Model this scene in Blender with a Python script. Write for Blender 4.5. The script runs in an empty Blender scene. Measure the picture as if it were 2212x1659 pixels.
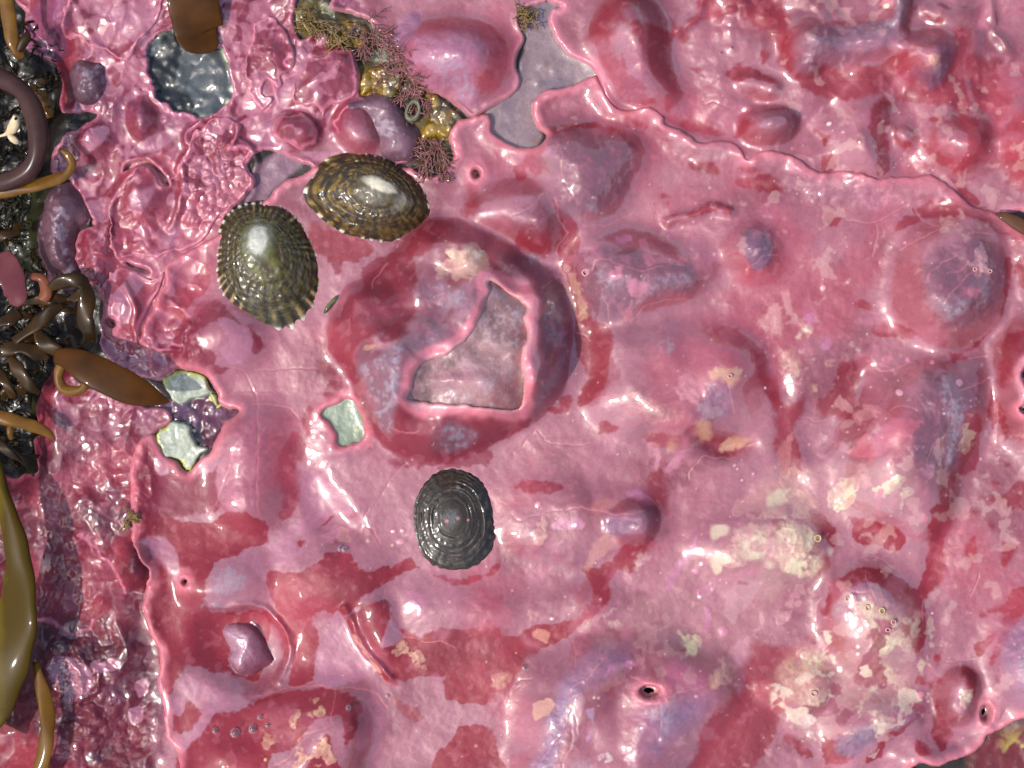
import bpy, math, random
import numpy as np
from mathutils import Vector

random.seed(4)
RS = np.random.RandomState(7)
SC = bpy.context.scene
COLL = SC.collection

# ------------------------------------------------------------------ camera, light, exposure
U = 0.0002            # metres per layout unit: the view is 2212 x 1659 units (0.44 m x 0.33 m of rock)
CX, CY = 1106.0, 829.5
CAMZ = 5600.0         # camera height above the rock, same units

cam_d = bpy.data.cameras.new("camera")
cam = bpy.data.objects.new("camera", cam_d)
COLL.objects.link(cam)
cam.location = (0, 0, CAMZ * U)
cam.rotation_euler = (0, 0, 0)
cam_d.sensor_width = 36.0
cam_d.lens = 36.0 * CAMZ / 2212.0
cam_d.clip_start = 0.01
cam_d.clip_end = 200
cam_d.dof.use_dof = True
cam_d.dof.focus_distance = (CAMZ - 25) * U
cam_d.dof.aperture_fstop = 5.6
SC.camera = cam

SUN_AZ = math.atan2(-0.80, -0.42)      # sun stands to the left and a little towards the bottom of the view
SUN_EL = math.radians(58)
world = bpy.data.worlds.new("World")
SC.world = world
world.use_nodes = True
wn = world.node_tree.nodes
sky = wn.new("ShaderNodeTexSky")
sky.sky_type = 'NISHITA'
sky.sun_disc = False
sky.sun_elevation = SUN_EL
sky.sun_rotation = SUN_AZ
sky.air_density = 1.0
sky.dust_density = 2.5
wn["Background"].inputs["Strength"].default_value = 0.15
world.node_tree.links.new(sky.outputs[0], wn["Background"].inputs["Color"])

sun_d = bpy.data.lights.new("sun", 'SUN')
sun_d.energy = 2.35
sun_d.angle = math.radians(0.5)
sun_d.color = (1.0, 0.965, 0.92)
sun = bpy.data.objects.new("sun", sun_d)
COLL.objects.link(sun)
sdir = Vector((math.sin(SUN_AZ) * math.cos(SUN_EL), math.cos(SUN_AZ) * math.cos(SUN_EL), math.sin(SUN_EL)))
sun.rotation_euler = (-sdir).to_track_quat('-Z', 'Y').to_euler()
sun.location = sdir * 3

SC.view_settings.view_transform = 'Standard'
SC.view_settings.look = 'None'
SC.view_settings.exposure = 1.02
SC.view_settings.gamma = 1.0
SC.view_settings.use_curve_mapping = False

# ------------------------------------------------------------------ small tools
def lin(c):
    c = np.asarray(c, dtype=np.float64) / 255.0
    return 0.5 * np.where(c <= 0.04045, c / 12.92, ((c + 0.055) / 1.055) ** 2.4)     # wet growths are dark: half, with the exposure one stop up

# survey sheets: twelve overlapping 3x detail sheets used for reading off outlines
ORG = {0: (0, 0), 1: (0, 0), 2: (553, 0), 3: (1106, 0), 4: (1636, 0), 5: (0, 553), 6: (553, 553), 7: (1106, 553), 8: (1636, 553),
       9: (0, 1106), 10: (553, 1106), 11: (1106, 1106), 12: (1636, 1106)}
def C(k, pts):
    a = np.array(pts, dtype=np.float64).reshape(-1, 2)
    if k == 0:
        return a
    return a / 3.0 + np.array(ORG[k])

STEP = 2
X0, X1, Y0, Y1 = -70, 2282, -70, 1730
gx = np.arange(X0, X1 + 1, STEP).astype(np.float64)
gy = np.arange(Y0, Y1 + 1, STEP).astype(np.float64)
NX, NY = len(gx), len(gy)

def _interp_matrix(coords, period, n):
    t = coords / period
    i = np.floor(t).astype(int)
    f = t - i
    M = np.zeros((len(coords), n))
    w = [(1 - f) ** 3 / 6, (3 * f ** 3 - 6 * f ** 2 + 4) / 6, (-3 * f ** 3 + 3 * f ** 2 + 3 * f + 1) / 6, f ** 3 / 6]
    r = np.arange(len(coords))
    for k in range(4):
        M[r, i + k] += w[k]
    return M
def vnoise(period, seed, py=None):
    """smooth random field on the grid, about -1..1; py is another period along y"""
    py = py or period
    rs = np.random.RandomState(seed)
    nx = int((X1 - X0) / period) + 6
    ny = int((Y1 - Y0) / py) + 6
    L = rs.rand(ny, nx) * 2 - 1
    A = _interp_matrix(gy - Y0, py, ny)
    B = _interp_matrix(gx - X0, period, nx)
    return (A @ L @ B.T) * 1.9
def fbm(period, seed, octs=4, gain=0.5):
    s = 0; a = 1.0; tot = 0
    for o in range(octs):
        s = s + a * vnoise(max(period / 2 ** o, 2.5), seed + o * 13)
        tot += a; a *= gain
    return s / tot * 1.4

N_BIG = fbm(420, 1, 3)
N_MID = fbm(120, 2, 4)
N_SML = fbm(40, 3, 3)
N_FIN = fbm(14, 4, 3)
N_GRN = vnoise(5, 5)
N_B2 = fbm(260, 6, 4)
N_C2 = fbm(60, 7, 4)
WX = N_SML * 3.2 + N_FIN * 1.4 + fbm(90, 8, 2) * 3
WY = fbm(40, 9, 3) * 3.2 + fbm(14, 10, 2) * 1.4 + fbm(90, 11, 2) * 3
GX = gx[None, :] + WX      # wobbled survey coordinates, so that outlines come out organic
GY = gy[:, None] + WY

def smooth_poly(p, n=3):
    p = np.asarray(p, dtype=np.float64)
    m = len(p)
    out = []
    for i in range(m):
        p0, p1, p2, p3 = p[(i - 1) % m], p[i], p[(i + 1) % m], p[(i + 2) % m]
        for k in range(n):
            t = k / n
            out.append(0.5 * ((2 * p1) + (-p0 + p2) * t + (2 * p0 - 5 * p1 + 4 * p2 - p3) * t * t + (-p0 + 3 * p1 - 3 * p2 + p3) * t ** 3))
    return np.array(out)
def smooth_line(p, n=6):
    p = np.asarray(p, dtype=np.float64)
    q = np.vstack([2 * p[0] - p[1], p, 2 * p[-1] - p[-2]])
    out = []
    for i in range(1, len(q) - 2):
        p0, p1, p2, p3 = q[i - 1], q[i], q[i + 1], q[i + 2]
        for k in range(n):
            t = k / n
            out.append(0.5 * ((2 * p1) + (-p0 + p2) * t + (2 * p0 - 5 * p1 + 4 * p2 - p3) * t * t + (-p0 + 3 * p1 - 3 * p2 + p3) * t ** 3))
    out.append(q[-2])
    return np.array(out)
def seg_dist(px, py, pts, closed):
    d2 = np.full(px.shape, 1e12)
    ins = np.zeros(px.shape, bool)
    m = len(pts)
    for i in range(m if closed else m - 1):
        ax, ay = pts[i][:2]; bx, by = pts[(i + 1) % m][:2]
        ex, ey = bx - ax, by - ay
        l2 = ex * ex + ey * ey
        if l2 < 1e-9:
            continue
        wx = px - ax; wy = py - ay
        t = np.clip((wx * ex + wy * ey) / l2, 0, 1)
        dx = wx - ex * t; dy = wy - ey * t
        d2 = np.minimum(d2, dx * dx + dy * dy)
        if closed and abs(ey) > 1e-9:
            ins ^= ((ay > py) != (by > py)) & (px < ex * (py - ay) / ey + ax)
    d = np.sqrt(d2)
    return np.where(ins, d, -d) if closed else d
def box(pts, pad):
    a = np.asarray(pts)
    i0 = max(0, int((a[:, 0].min() - pad - X0) / STEP)); i1 = min(NX, int((a[:, 0].max() + pad - X0) / STEP) + 2)
    j0 = max(0, int((a[:, 1].min() - pad - Y0) / STEP)); j1 = min(NY, int((a[:, 1].max() + pad - Y0) / STEP) + 2)
    return slice(j0, max(j1, j0)), slice(i0, max(i1, i0))
def sdf(pts, pad=20, warp=1.0, sm=3):
    """signed distance (inside positive) on the part of the grid that the outline covers"""
    p = smooth_poly(pts, sm)
    s = box(p, pad + 8)
    if s[0].stop <= s[0].start or s[1].stop <= s[1].start:
        return s, None
    px = gx[None, s[1]] + WX[s] * warp
    py = gy[s[0], None] + WY[s] * warp
    n = px.size
    if n > 120000:     # large outlines: every third sample, then interpolated
        k = 3
        d = seg_dist(px[::k, ::k], py[::k, ::k], p, True)
        iy = np.minimum(np.arange(px.shape[0]) / k, d.shape[0] - 1.001); ix = np.minimum(np.arange(px.shape[1]) / k, d.shape[1] - 1.001)
        y0 = iy.astype(int); x0 = ix.astype(int); fy = (iy - y0)[:, None]; fx = (ix - x0)[None, :]
        d = (d[y0][:, x0] * (1 - fx) + d[y0][:, x0 + 1] * fx) * (1 - fy) + (d[y0 + 1][:, x0] * (1 - fx) + d[y0 + 1][:, x0 + 1] * fx) * fy
        return s, d
    return s, seg_dist(px, py, p, True)
def sstep(a, b, x):
    t = np.clip((x - a) / (b - a), 0, 1)
    return t * t * (3 - 2 * t)
def blur(a, sig):
    r = int(sig * 2.5) + 1
    k = np.exp(-0.5 * (np.arange(-r, r + 1) / sig) ** 2); k /= k.sum()
    p = np.pad(a, r, mode='edge')
    c = np.zeros((a.shape[0], p.shape[1]))
    for i, w in enumerate(k):
        c += w * p[i:i + a.shape[0]]
    o = np.zeros(a.shape)
    for i, w in enumerate(k):
        o += w * c[:, i:i + a.shape[1]]
    return o
def worley(cell, seed):
    """distance to the nearest of scattered points, in cells"""
    rs = np.random.RandomState(seed)
    nx = int((X1 - X0) / cell) + 4; ny = int((Y1 - Y0) / cell) + 4
    jx = rs.rand(ny, nx); jy = rs.rand(ny, nx); rr = rs.rand(ny, nx)
    fx = (gx[None, :] + WX * 1.3 - X0) / cell + 1; fy = (gy[:, None] + WY * 1.3 - Y0) / cell + 1
    ix = np.clip(np.floor(fx).astype(int), 1, nx - 2); iy = np.clip(np.floor(fy).astype(int), 1, ny - 2)
    d = np.full((NY, NX), 9.0); rv = np.zeros((NY, NX))
    for a in (-1, 0, 1):
        for b in (-1, 0, 1):
            cx = ix + a; cy = iy + b
            dd = np.hypot(cx + jx[cy, cx] - fx, cy + jy[cy, cx] - fy) / (0.6 + 0.6 * rr[cy, cx])
            m = dd < d
            d = np.where(m, dd, d); rv = np.where(m, rr[cy, cx], rv)
    return d, rv

# ------------------------------------------------------------------ the relief of the rock (layout units, up)
H = N_BIG * 7 + N_B2 * 4 + N_MID * 1.6

def dome(k, pts, h, w, pw=2.0, sg=5):
    """a stone under the crust: a rounded rise with the given outline"""
    global H
    q = C(k, pts)
    if sg == 5 and w > 44:
        c_ = q.mean(axis=0); q = c_ + (q - c_) * 1.09; w = w * 1.4
    s, d = sdf(q, 34, 1.6)
    if d is None:
        return
    d = d + 5 * N_C2[s] + 7 * N_MID[s]
    w = w * 1.0
    t = np.clip((d + 6) / w, 0, 1)
    h = h * 1.85
    z = h * (1 - (1 - t) ** pw)
    z = np.where(t <= 0, 0, z)
    if sg == 5: sg = 9 if w > 44 else 4.5
    H[s] += blur(z * (1 + .22 * N_C2[s] + .25 * N_MID[s]), sg)
def ridge(k, pts, h, w):
    if h < 0: h, w = h * .5, w * 1.4
    p = smooth_line(C(k, pts))
    s = box(p, w * 3)
    d = seg_dist(gx[None, s[1]] + WX[s], gy[s[0], None] + WY[s], p, False)
    H[s] += h * np.exp(-(d / w) ** 2)

BOULDER = [(728, 770), (725, 700), (755, 635), (800, 590), (830, 565), (860, 520), (910, 485), (960, 480), (1020, 495), (1090, 525), (1150, 560), (1200, 600),
           (1222, 670), (1222, 740), (1200, 830), (1150, 900), (1080, 950), (1000, 985), (930, 992), (860, 970), (800, 930), (785, 880), (775, 820), (755, 795)]
dome(0, BOULDER, 62, 125, 2.2, 4)
dome(0, [(790, 740), (850, 720), (900, 760), (890, 860), (870, 930), (820, 900), (785, 820)], 24, 60)
dome(0, [(1080, 560), (1160, 590), (1205, 670), (1200, 760), (1150, 860), (1130, 760), (1140, 660)], 12, 40)
dome(0, [(800, 600), (900, 560), (990, 600), (1000, 680), (930, 720), (830, 720), (780, 680)], -9, 70)
dome(0, [(1010, 480), (1040, 440), (1100, 415), (1160, 415), (1195, 445), (1205, 500), (1190, 545), (1150, 530), (1090, 510), (1040, 500)], 44, 50)
dome(0, [(1150, 340), (1180, 310), (1250, 285), (1320, 285), (1370, 315), (1365, 400), (1330, 460), (1260, 485), (1220, 490), (1200, 420), (1160, 380)], 46, 70)
dome(0, [(1235, 560), (1230, 510), (1260, 500), (1350, 500), (1450, 520), (1520, 560), (1500, 640), (1420, 680), (1330, 695), (1270, 680), (1245, 630)], 54, 75)
dome(0, [(1590, 520), (1640, 500), (1680, 540), (1670, 590), (1610, 600), (1580, 565)], 24, 50)
dome(0, [(1380, 440), (1500, 410), (1750, 420), (1950, 470), (1900, 560), (1750, 620), (1550, 600), (1450, 520)], 10, 120)
ridge(0, [(1440, 480), (1490, 468), (1530, 450), (1572, 462)], 14, 12)
dome(0, [(1930, 640), (1950, 530), (2000, 485), (2080, 470), (2140, 510), (2160, 590), (2152, 660), (2100, 720), (2040, 742), (1960, 710)], 56, 90)
ridge(0, [(2172, 500), (2178, 620), (2165, 700), (2125, 745), (2130, 800), (2140, 900), (2130, 990)], -16, 16)
dome(0, [(2145, 800), (2160, 730), (2230, 700), (2300, 720), (2300, 1000), (2220, 990), (2165, 930), (2150, 860)], 34, 60)
dome(0, [(1830, 950), (1860, 880), (1950, 800), (2050, 790), (2110, 830), (2120, 900), (2090, 990), (2060, 1060), (2040, 1120), (1980, 1160), (1900, 1120), (1840, 1050)], 58, 110)
ridge(0, [(2110, 960), (2080, 1060), (2040, 1150), (2010, 1230)], -14, 22)
dome(0, [(1772, 1315), (1780, 1270), (1820, 1230), (1880, 1222), (1945, 1260), (1988, 1310), (1998, 1370), (1970, 1420), (1900, 1440), (1830, 1420), (1790, 1380)], 36, 75)
dome(0, [(1130, 1600), (1150, 1510), (1200, 1430), (1280, 1390), (1380, 1378), (1480, 1390), (1560, 1430), (1575, 1500), (1540, 1560), (1480, 1620), (1440, 1740), (1150, 1740)], 42, 100)
ridge(0, [(1330, 1470), (1345, 1540), (1345, 1610)], -12, 22)
dome(0, [(1290, 830), (1310, 720), (1400, 700), (1560, 720), (1640, 800), (1600, 900), (1480, 950), (1380, 950), (1280, 880)], 34, 70)
ridge(0, [(1250, 700), (1275, 790), (1260, 850)], -16, 22)
ridge(0, [(1660, 780), (1690, 860), (1700, 960), (1720, 1060)], -16, 20)
dome(0, [(1720, 880), (1800, 800), (1880, 780), (1860, 880), (1800, 960), (1740, 1000)], -9, 40)
dome(0, [(1490, 930), (1570, 945), (1620, 960), (1560, 985)], -9, 18)
dome(0, [(450, 1020), (470, 940), (530, 905), (600, 905), (622, 950), (600, 1010), (612, 1060), (590, 1110), (540, 1132), (480, 1110)], 26, 60)
dome(0, [(395, 740), (408, 690), (460, 665), (530, 670), (572, 720), (560, 765), (500, 795), (430, 800)], 26, 55)
dome(0, [(430, 1390), (460, 1320), (540, 1305), (610, 1340), (625, 1400), (600, 1470), (540, 1500), (470, 1470)], -30, 60)
ridge(0, [(470, 1310), (560, 1310), (618, 1360), (622, 1420), (600, 1470)], 12, 9)
dome(0, [(420, 1300), (430, 1220), (500, 1200), (570, 1230), (560, 1300), (490, 1320)], 20, 50)
dome(0, [(400, 1730), (420, 1610), (500, 1525), (600, 1492), (700, 1480), (770, 1500), (788, 1560), (770, 1640), (700, 1740)], 34, 80)
ridge(0, [(640, 1690), (700, 1590), (760, 1560)], 14, 24)
dome(0, [(600, 1240), (640, 1190), (740, 1170), (840, 1210), (820, 1290), (740, 1330), (640, 1320)], 20, 70)
ridge(0, [(748, 1310), (790, 1400), (850, 1465)], 12, 9)
dome(0, [(760, 1320), (830, 1290), (860, 1360), (850, 1440), (800, 1400)], 14, 40)
dome(0, [(1080, 1090), (1160, 1040), (1320, 1060), (1400, 1080), (1400, 1160), (1300, 1200), (1120, 1190)], 15, 70)
dome(0, [(1310, 1100), (1370, 1080), (1405, 1100), (1400, 1150), (1340, 1160)], 16, 30)
dome(0, [(880, 1300), (960, 1270), (1120, 1280), (1270, 1270), (1290, 1330), (1100, 1370), (940, 1370)], 8, 50)
dome(0, [(1480, 1190), (1560, 1120), (1680, 1090), (1780, 1150), (1740, 1240), (1600, 1260)], 22, 60)
dome(0, [(1640, 1470), (1720, 1430), (1790, 1450), (1780, 1520), (1700, 1540)], 14, 40)
dome(0, [(1790, 1560), (1850, 1510), (1950, 1520), (1990, 1560), (1940, 1610), (1850, 1640)], 24, 50)
dome(0, [(2030, 1520), (2045, 1460), (2080, 1440), (2100, 1480), (2095, 1540), (2060, 1560)], 22, 35)
dome(0, [(2140, 1440), (2170, 1320), (2240, 1270), (2300, 1300), (2300, 1540), (2200, 1540)], 30, 70)
dome(0, [(1910, 1640), (1950, 1600), (2020, 1600), (2080, 1630), (2050, 1665), (1960, 1680)], 14, 35)
ridge(0, [(650, 960), (655, 1040), (620, 1120)], -10, 22)
dome(0, [(650, 1060), (690, 1000), (740, 1090), (780, 1150), (700, 1160)], -8, 40)
ridge(0, [(1296, 200), (1330, 245), (1400, 262), (1480, 300), (1560, 326), (1640, 360), (1720, 372), (1790, 405), (1870, 408), (1960, 412), (2040, 425), (2090, 470), (2160, 505), (2230, 540)], 15, 24)
# upper right lumps
dome(0, [(1286, 70), (1300, 20), (1370, -10), (1430, 60), (1445, 140), (1478, 195), (1472, 235), (1420, 238), (1360, 205), (1320, 150)], 52, 70)
dome(0, [(1580, 165), (1620, 150), (1665, 175), (1670, 200), (1620, 205), (1590, 195)], 18, 26)
dome(0, [(1600, 265), (1640, 240), (1700, 250), (1715, 290), (1660, 310), (1610, 300)], 20, 35)
dome(4, [(225, 300), (300, 215), (600, 185), (860, 160), (890, 220), (870, 290), (800, 350), (650, 400), (450, 420), (290, 390)], 62, 50)
dome(4, [(210, 430), (260, 390), (360, 400), (390, 470), (310, 510), (230, 490)], 22, 24)
dome(4, [(880, 330), (1000, 260), (1180, 260), (1250, 340), (1220, 460), (1120, 590), (1030, 560), (960, 480), (900, 420)], 58, 55)
dome(4, [(860, -120), (960, -120), (970, 60), (930, 170), (860, 180), (850, 60)], 34, 30)
dome(4, [(820, -60), (860, -60), (850, 120), (800, 130)], 12, 14)
dome(4, [(500, 760), (700, 690), (830, 720), (850, 820), (850, 1000), (830, 1130), (600, 1120), (430, 1060), (450, 900)], 38, 70)
dome(4, [(1060, 900), (1180, 800), (1400, 765), (1475, 900), (1450, 1010), (1300, 1115), (1210, 1060), (1090, 1000)], 52, 70)
dome(4, [(880, 880), (930, 850), (990, 890), (980, 960), (920, 970)], 16, 20)
dome(4, [(1570, 950), (1620, 780), (1728, 680), (1850, 720), (1850, 1040), (1660, 1050)], 34, 55)
dome(4, [(1050, 60), (1200, 60), (1220, 150), (1120, 170)], 16, 30)
dome(4, [(-60, 760), (60, 720), (180, 760), (220, 850), (80, 880), (-40, 860)], 22, 40)
ridge(4, [(1500, 0), (1520, 200), (1600, 330)], 9, 12)
ridge(3, [(1080, 200), (1200, 130), (1230, 0)], 10, 12)
# upper left lumps
dome(2, [(965, 440), (1000, 340), (1060, 240), (1150, 185), (1300, 170), (1480, 200), (1570, 300), (1630, 420), (1600, 560), (1500, 670), (1420, 705), (1340, 680), (1240, 620), (1150, 580), (1050, 520)], 46, 80)
dome(2, [(30, 260), (120, 200), (230, 260), (260, 380), (180, 470), (60, 460), (0, 380)], 22, 50)
dome(2, [(230, 620), (300, 460), (400, 360), (600, 330), (660, 440), (660, 600), (520, 660), (380, 720)], 20, 60)
dome(2, [(120, 860), (200, 770), (330, 770), (400, 850), (360, 960), (200, 970)], 20, 35)
dome(2, [(540, 760), (620, 660), (740, 700), (800, 820), (790, 980), (660, 980), (560, 880)], 20, 40)
dome(1, [(800, 1200), (860, 1080), (960, 1070), (1050, 1140), (1080, 1300), (1000, 1420), (850, 1420)], 24, 60)
dome(1, [(500, 900), (560, 820), (680, 830), (710, 920), (640, 1000), (540, 1010)], 16, 35)
dome(1, [(840, 760), (900, 690), (980, 700), (1010, 800), (940, 900), (860, 870)], 18, 30)
dome(1, [(560, 1540), (620, 1450), (720, 1400), (760, 1560), (700, 1800), (600, 1800)], 16, 40)
dome(5, [(640, 300), (720, 200), (880, 120), (960, 250), (900, 500), (760, 540), (670, 440)], 18, 50)
dome(9, [(790, 330), (830, 250), (920, 280), (970, 400), (930, 470), (830, 430)], 22, 30)
for k, pts, h, w in [(1, [(1310, 790), (1220, 860), (1210, 920), (1240, 960), (1180, 1040), (1150, 1100)], 11, 7),
                     (1, [(1580, 780), (1540, 820), (1550, 900), (1490, 950), (1600, 960), (1660, 1030), (1640, 1120), (1650, 1240), (1600, 1310)], 10, 7),
                     (1, [(1190, 1110), (1180, 1240), (1150, 1400), (1090, 1480)], 8, 8), (1, [(880, 1100), (760, 1230), (740, 1400), (700, 1640)], 9, 10),
                     (1, [(430, 200), (450, 60), (470, -60)], 9, 10), (1, [(960, 230), (880, 310), (790, 390)], 8, 8),
                     (5, [(990, 540), (1010, 600), (1090, 610), (1180, 620), (1190, 520), (1230, 440)], 9, 7), (5, [(820, 180), (900, 330), (880, 450), (910, 560)], 9, 8),
                     (9, [(500, 860), (540, 960), (640, 1030), (620, 1150), (510, 1240), (640, 1330)], 7, 8), (9, [(300, 1080), (420, 950), (520, 1040), (520, 1180)], 7, 8)]:
    ridge(k, pts, h, w)
# knobbly and wrinkled texture of the left-hand crusts, smoother to the right
left = 1 - sstep(-30, 40, GX - (440 + 330 * (1 - sstep(250, 420, GY)) - 100 * sstep(750, 900, GY)))
wd, wr = worley(17, 21)
w2, w2r = worley(34, 22)
knob = np.clip(1 - wd, 0, 1) ** 0.7 * (0.4 + wr)
knob2 = np.clip(1 - w2, 0, 1) * (0.3 + w2r)
lower_left = left * sstep(880, 980, GY)
upper_left = left - lower_left
rid1, rid2, rid3, rid4 = np.abs(fbm(95, 31, 3)), np.abs(fbm(44, 32, 3)), np.abs(fbm(22, 33, 2)), np.abs(fbm(30, 34, 4))
patchy = sstep(0.0, 0.4, fbm(110, 35, 3))
H += upper_left * (-rid1 * 12 - rid2 * 6 - rid3 * 1.6 + knob * 5 * patchy + knob2 * 3 + 8)
H += lower_left * (-rid1 * 17 - rid4 * 5 * sstep(-.2, .4, N_MID) - rid3 * 1.3 + knob * 5 * sstep(-.2, .3, fbm(80, 36, 3)) + knob2 * 4 + 9)
ul_pimples = sdf(C(0, [(390, 330), (450, 290), (545, 320), (545, 430), (470, 500), (400, 470)]), 20)
H[ul_pimples[0]] += sstep(-10, 20, ul_pimples[1]) * knob[ul_pimples[0]] * 6
right_top = sstep(1450, 1600, GX) * (1 - sstep(330, 420, GY + 0.0 * GX))
w3, w3r = worley(105, 23)
H += right_top * blur(np.clip(1 - w3 * 1.15, 0, 1) ** .6 * (8 + 22 * w3r), 4)
H += right_top * (np.clip(1 - w2, 0, 1) ** 1.5 * 8 * sstep(0.1, 0.5, fbm(150, 35, 3)) - np.abs(fbm(60, 36, 3)) * 6)
H += (1 - left) * (N_SML * 1.3 + N_FIN * .55)
H += (1 - left) * (np.abs(fbm(46, 37, 2)) * -1.6) * (0.4 + 0.6 * sstep(0, 0.5, N_MID))
# the deep weedy gutter down the left edge
gut = 1 - sstep(-20, 70, GX - (60 + 55 * sstep(30, 110, GY) * (1 - sstep(170, 330, GY)) + 75 * sstep(540, 640, GY) * (1 - sstep(760, 860, GY)) - 30 * sstep(960, 1060, GY)))
H -= gut * 105 * (1 - 0.55 * sstep(960, 1080, GY))

# ------------------------------------------------------------------ crust colours, sky reflection painted pink and its lack red (albedo, sRGB here)
PINK, PINK2, ROSE, RED, DEEP = (176, 106, 117), (168, 96, 107), (174, 94, 106), (150, 36, 50), (122, 30, 44)
MAUVE, PLUM, BLOOM, CREAM, TAN, PALE, LILAC = (136, 80, 94), (112, 66, 80), (174, 154, 168), (232, 212, 176), (214, 158, 128), (232, 140, 156), (204, 122, 156)
COL = np.zeros((NY, NX, 3))
WET = np.ones((NY, NX)) * 0.66        # how much water film lies on the surface
ROU = np.ones((NY, NX)) * 0.5
def mixin(s, col, a):
    COL[s] += (lin(col) - COL[s]) * a[..., None]
mixin(np.s_[:, :], PINK, np.ones((NY, NX)))
mixin(np.s_[:, :], PINK2, sstep(-0.2, 0.5, N_B2))
mixin(np.s_[:, :], ROSE, sstep(0.0, 0.7, fbm(200, 41, 4)) * 0.75)
mixin(np.s_[:, :], MAUVE, sstep(0.15, 0.85, fbm(210, 42, 5)) * 0.3)
# flats painted with the sky's pale reflection, steep flanks and creases red without it
Hs = blur(H, 2.2)
gy_, gx_ = np.gradient(Hs, STEP)
SLOPE = np.hypot(gx_, gy_)
flank = sstep(0.60, 0.92, SLOPE + 0.24 * N_SML + 0.12 * N_FIN + 0.06 * N_GRN + 0.5 * fbm(170, 43, 3) - .05)

def P(k, pts, col, soft=2.5, fray=4.0, a=1.0, wet=None, rou=None, streak=0.0, fine=2.0, sm=3):
    s, d = sdf(C(k, pts), 22 + fray, 1.0, sm)
    if d is None:
        return
    scab = sum(col) > 500 and a > .6 and not streak
    if scab:
        soft, fray, fine = soft * 1.15, fray * 1.1, fine * 1.3
    d = d + fray * N_SML[s] * 0.8 + fine * (N_FIN[s] + (1.2 if scab else 0.7) * N_GRN[s])
    so = soft * (1 + 4.0 * np.clip(N_B2[s] * .8 + N_C2[s] * .9, 0, 1))
    m = np.clip((d + so) / (2 * so), 0, 1); m = m * m * (3 - 2 * m) * a
    if scab:      # scabs are broken up by pores and thin places
        m = m * (0.4 + 0.6 * sstep(-.5, .35, N_C2[s] + .5 * N_FIN[s])) * (1 - .5 * sstep(.5, .9, N_FIN[s] + .5 * N_GRN[s]))
        H[s] += m * (1.0 + .9 * N_FIN[s] + .3 * N_GRN[s])
    if streak:
        m = m * (0.25 + 0.75 * sstep(-0.2, 0.7, STREAK[s] + N_FIN[s] * 0.4 + N_SML[s] * 0.5 + np.clip(d, 0, 30) / 30 * 0.4 - 0.25))
    mixin(s, col, m)
    if wet is not None:
        WET[s] += (wet - WET[s]) * m
    if rou is not None:
        ROU[s] += (rou - ROU[s]) * m
    if scab:
        mixin(s, (196, 112, 116), m * sstep(.1, .55, N_SML[s] * .6 + N_GRN[s] * .5) * .55)
    return s, m
# slanted streaks
STREAK = vnoise(14, 51, 5) * 0.5 + vnoise(5, 52, 12) * 0.6 + vnoise(4, 53, 4) * 0.6

# left side: sky reflection painted pink on flats, red without it in creases, darker purple lower down
mot = fbm(64, 61, 4) + 0.5 * N_FIN
mixin(np.s_[:, :], (182, 96, 113), left * 0.9)
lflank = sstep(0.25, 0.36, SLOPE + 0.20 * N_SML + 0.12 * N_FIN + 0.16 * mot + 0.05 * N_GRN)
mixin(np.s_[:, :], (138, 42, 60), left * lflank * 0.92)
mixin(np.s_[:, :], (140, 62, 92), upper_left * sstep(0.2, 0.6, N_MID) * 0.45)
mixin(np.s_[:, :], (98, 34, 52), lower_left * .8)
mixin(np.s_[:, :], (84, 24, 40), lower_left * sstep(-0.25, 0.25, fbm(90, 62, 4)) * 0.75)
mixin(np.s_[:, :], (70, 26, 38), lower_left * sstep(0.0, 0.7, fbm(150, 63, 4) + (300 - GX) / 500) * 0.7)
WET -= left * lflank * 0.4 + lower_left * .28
WET += upper_left * .15
# main and upper right crusts
mixin(np.s_[:, :], RED, (1 - left) * flank * 0.32)
WET -= (1 - left) * flank * 0.3
m2 = fbm(110, 64, 5) + 0.35 * N_FIN
mixin(np.s_[:, :], (166, 58, 72), right_top * sstep(0.2, 0.5, m2) * 0.15)

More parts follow.
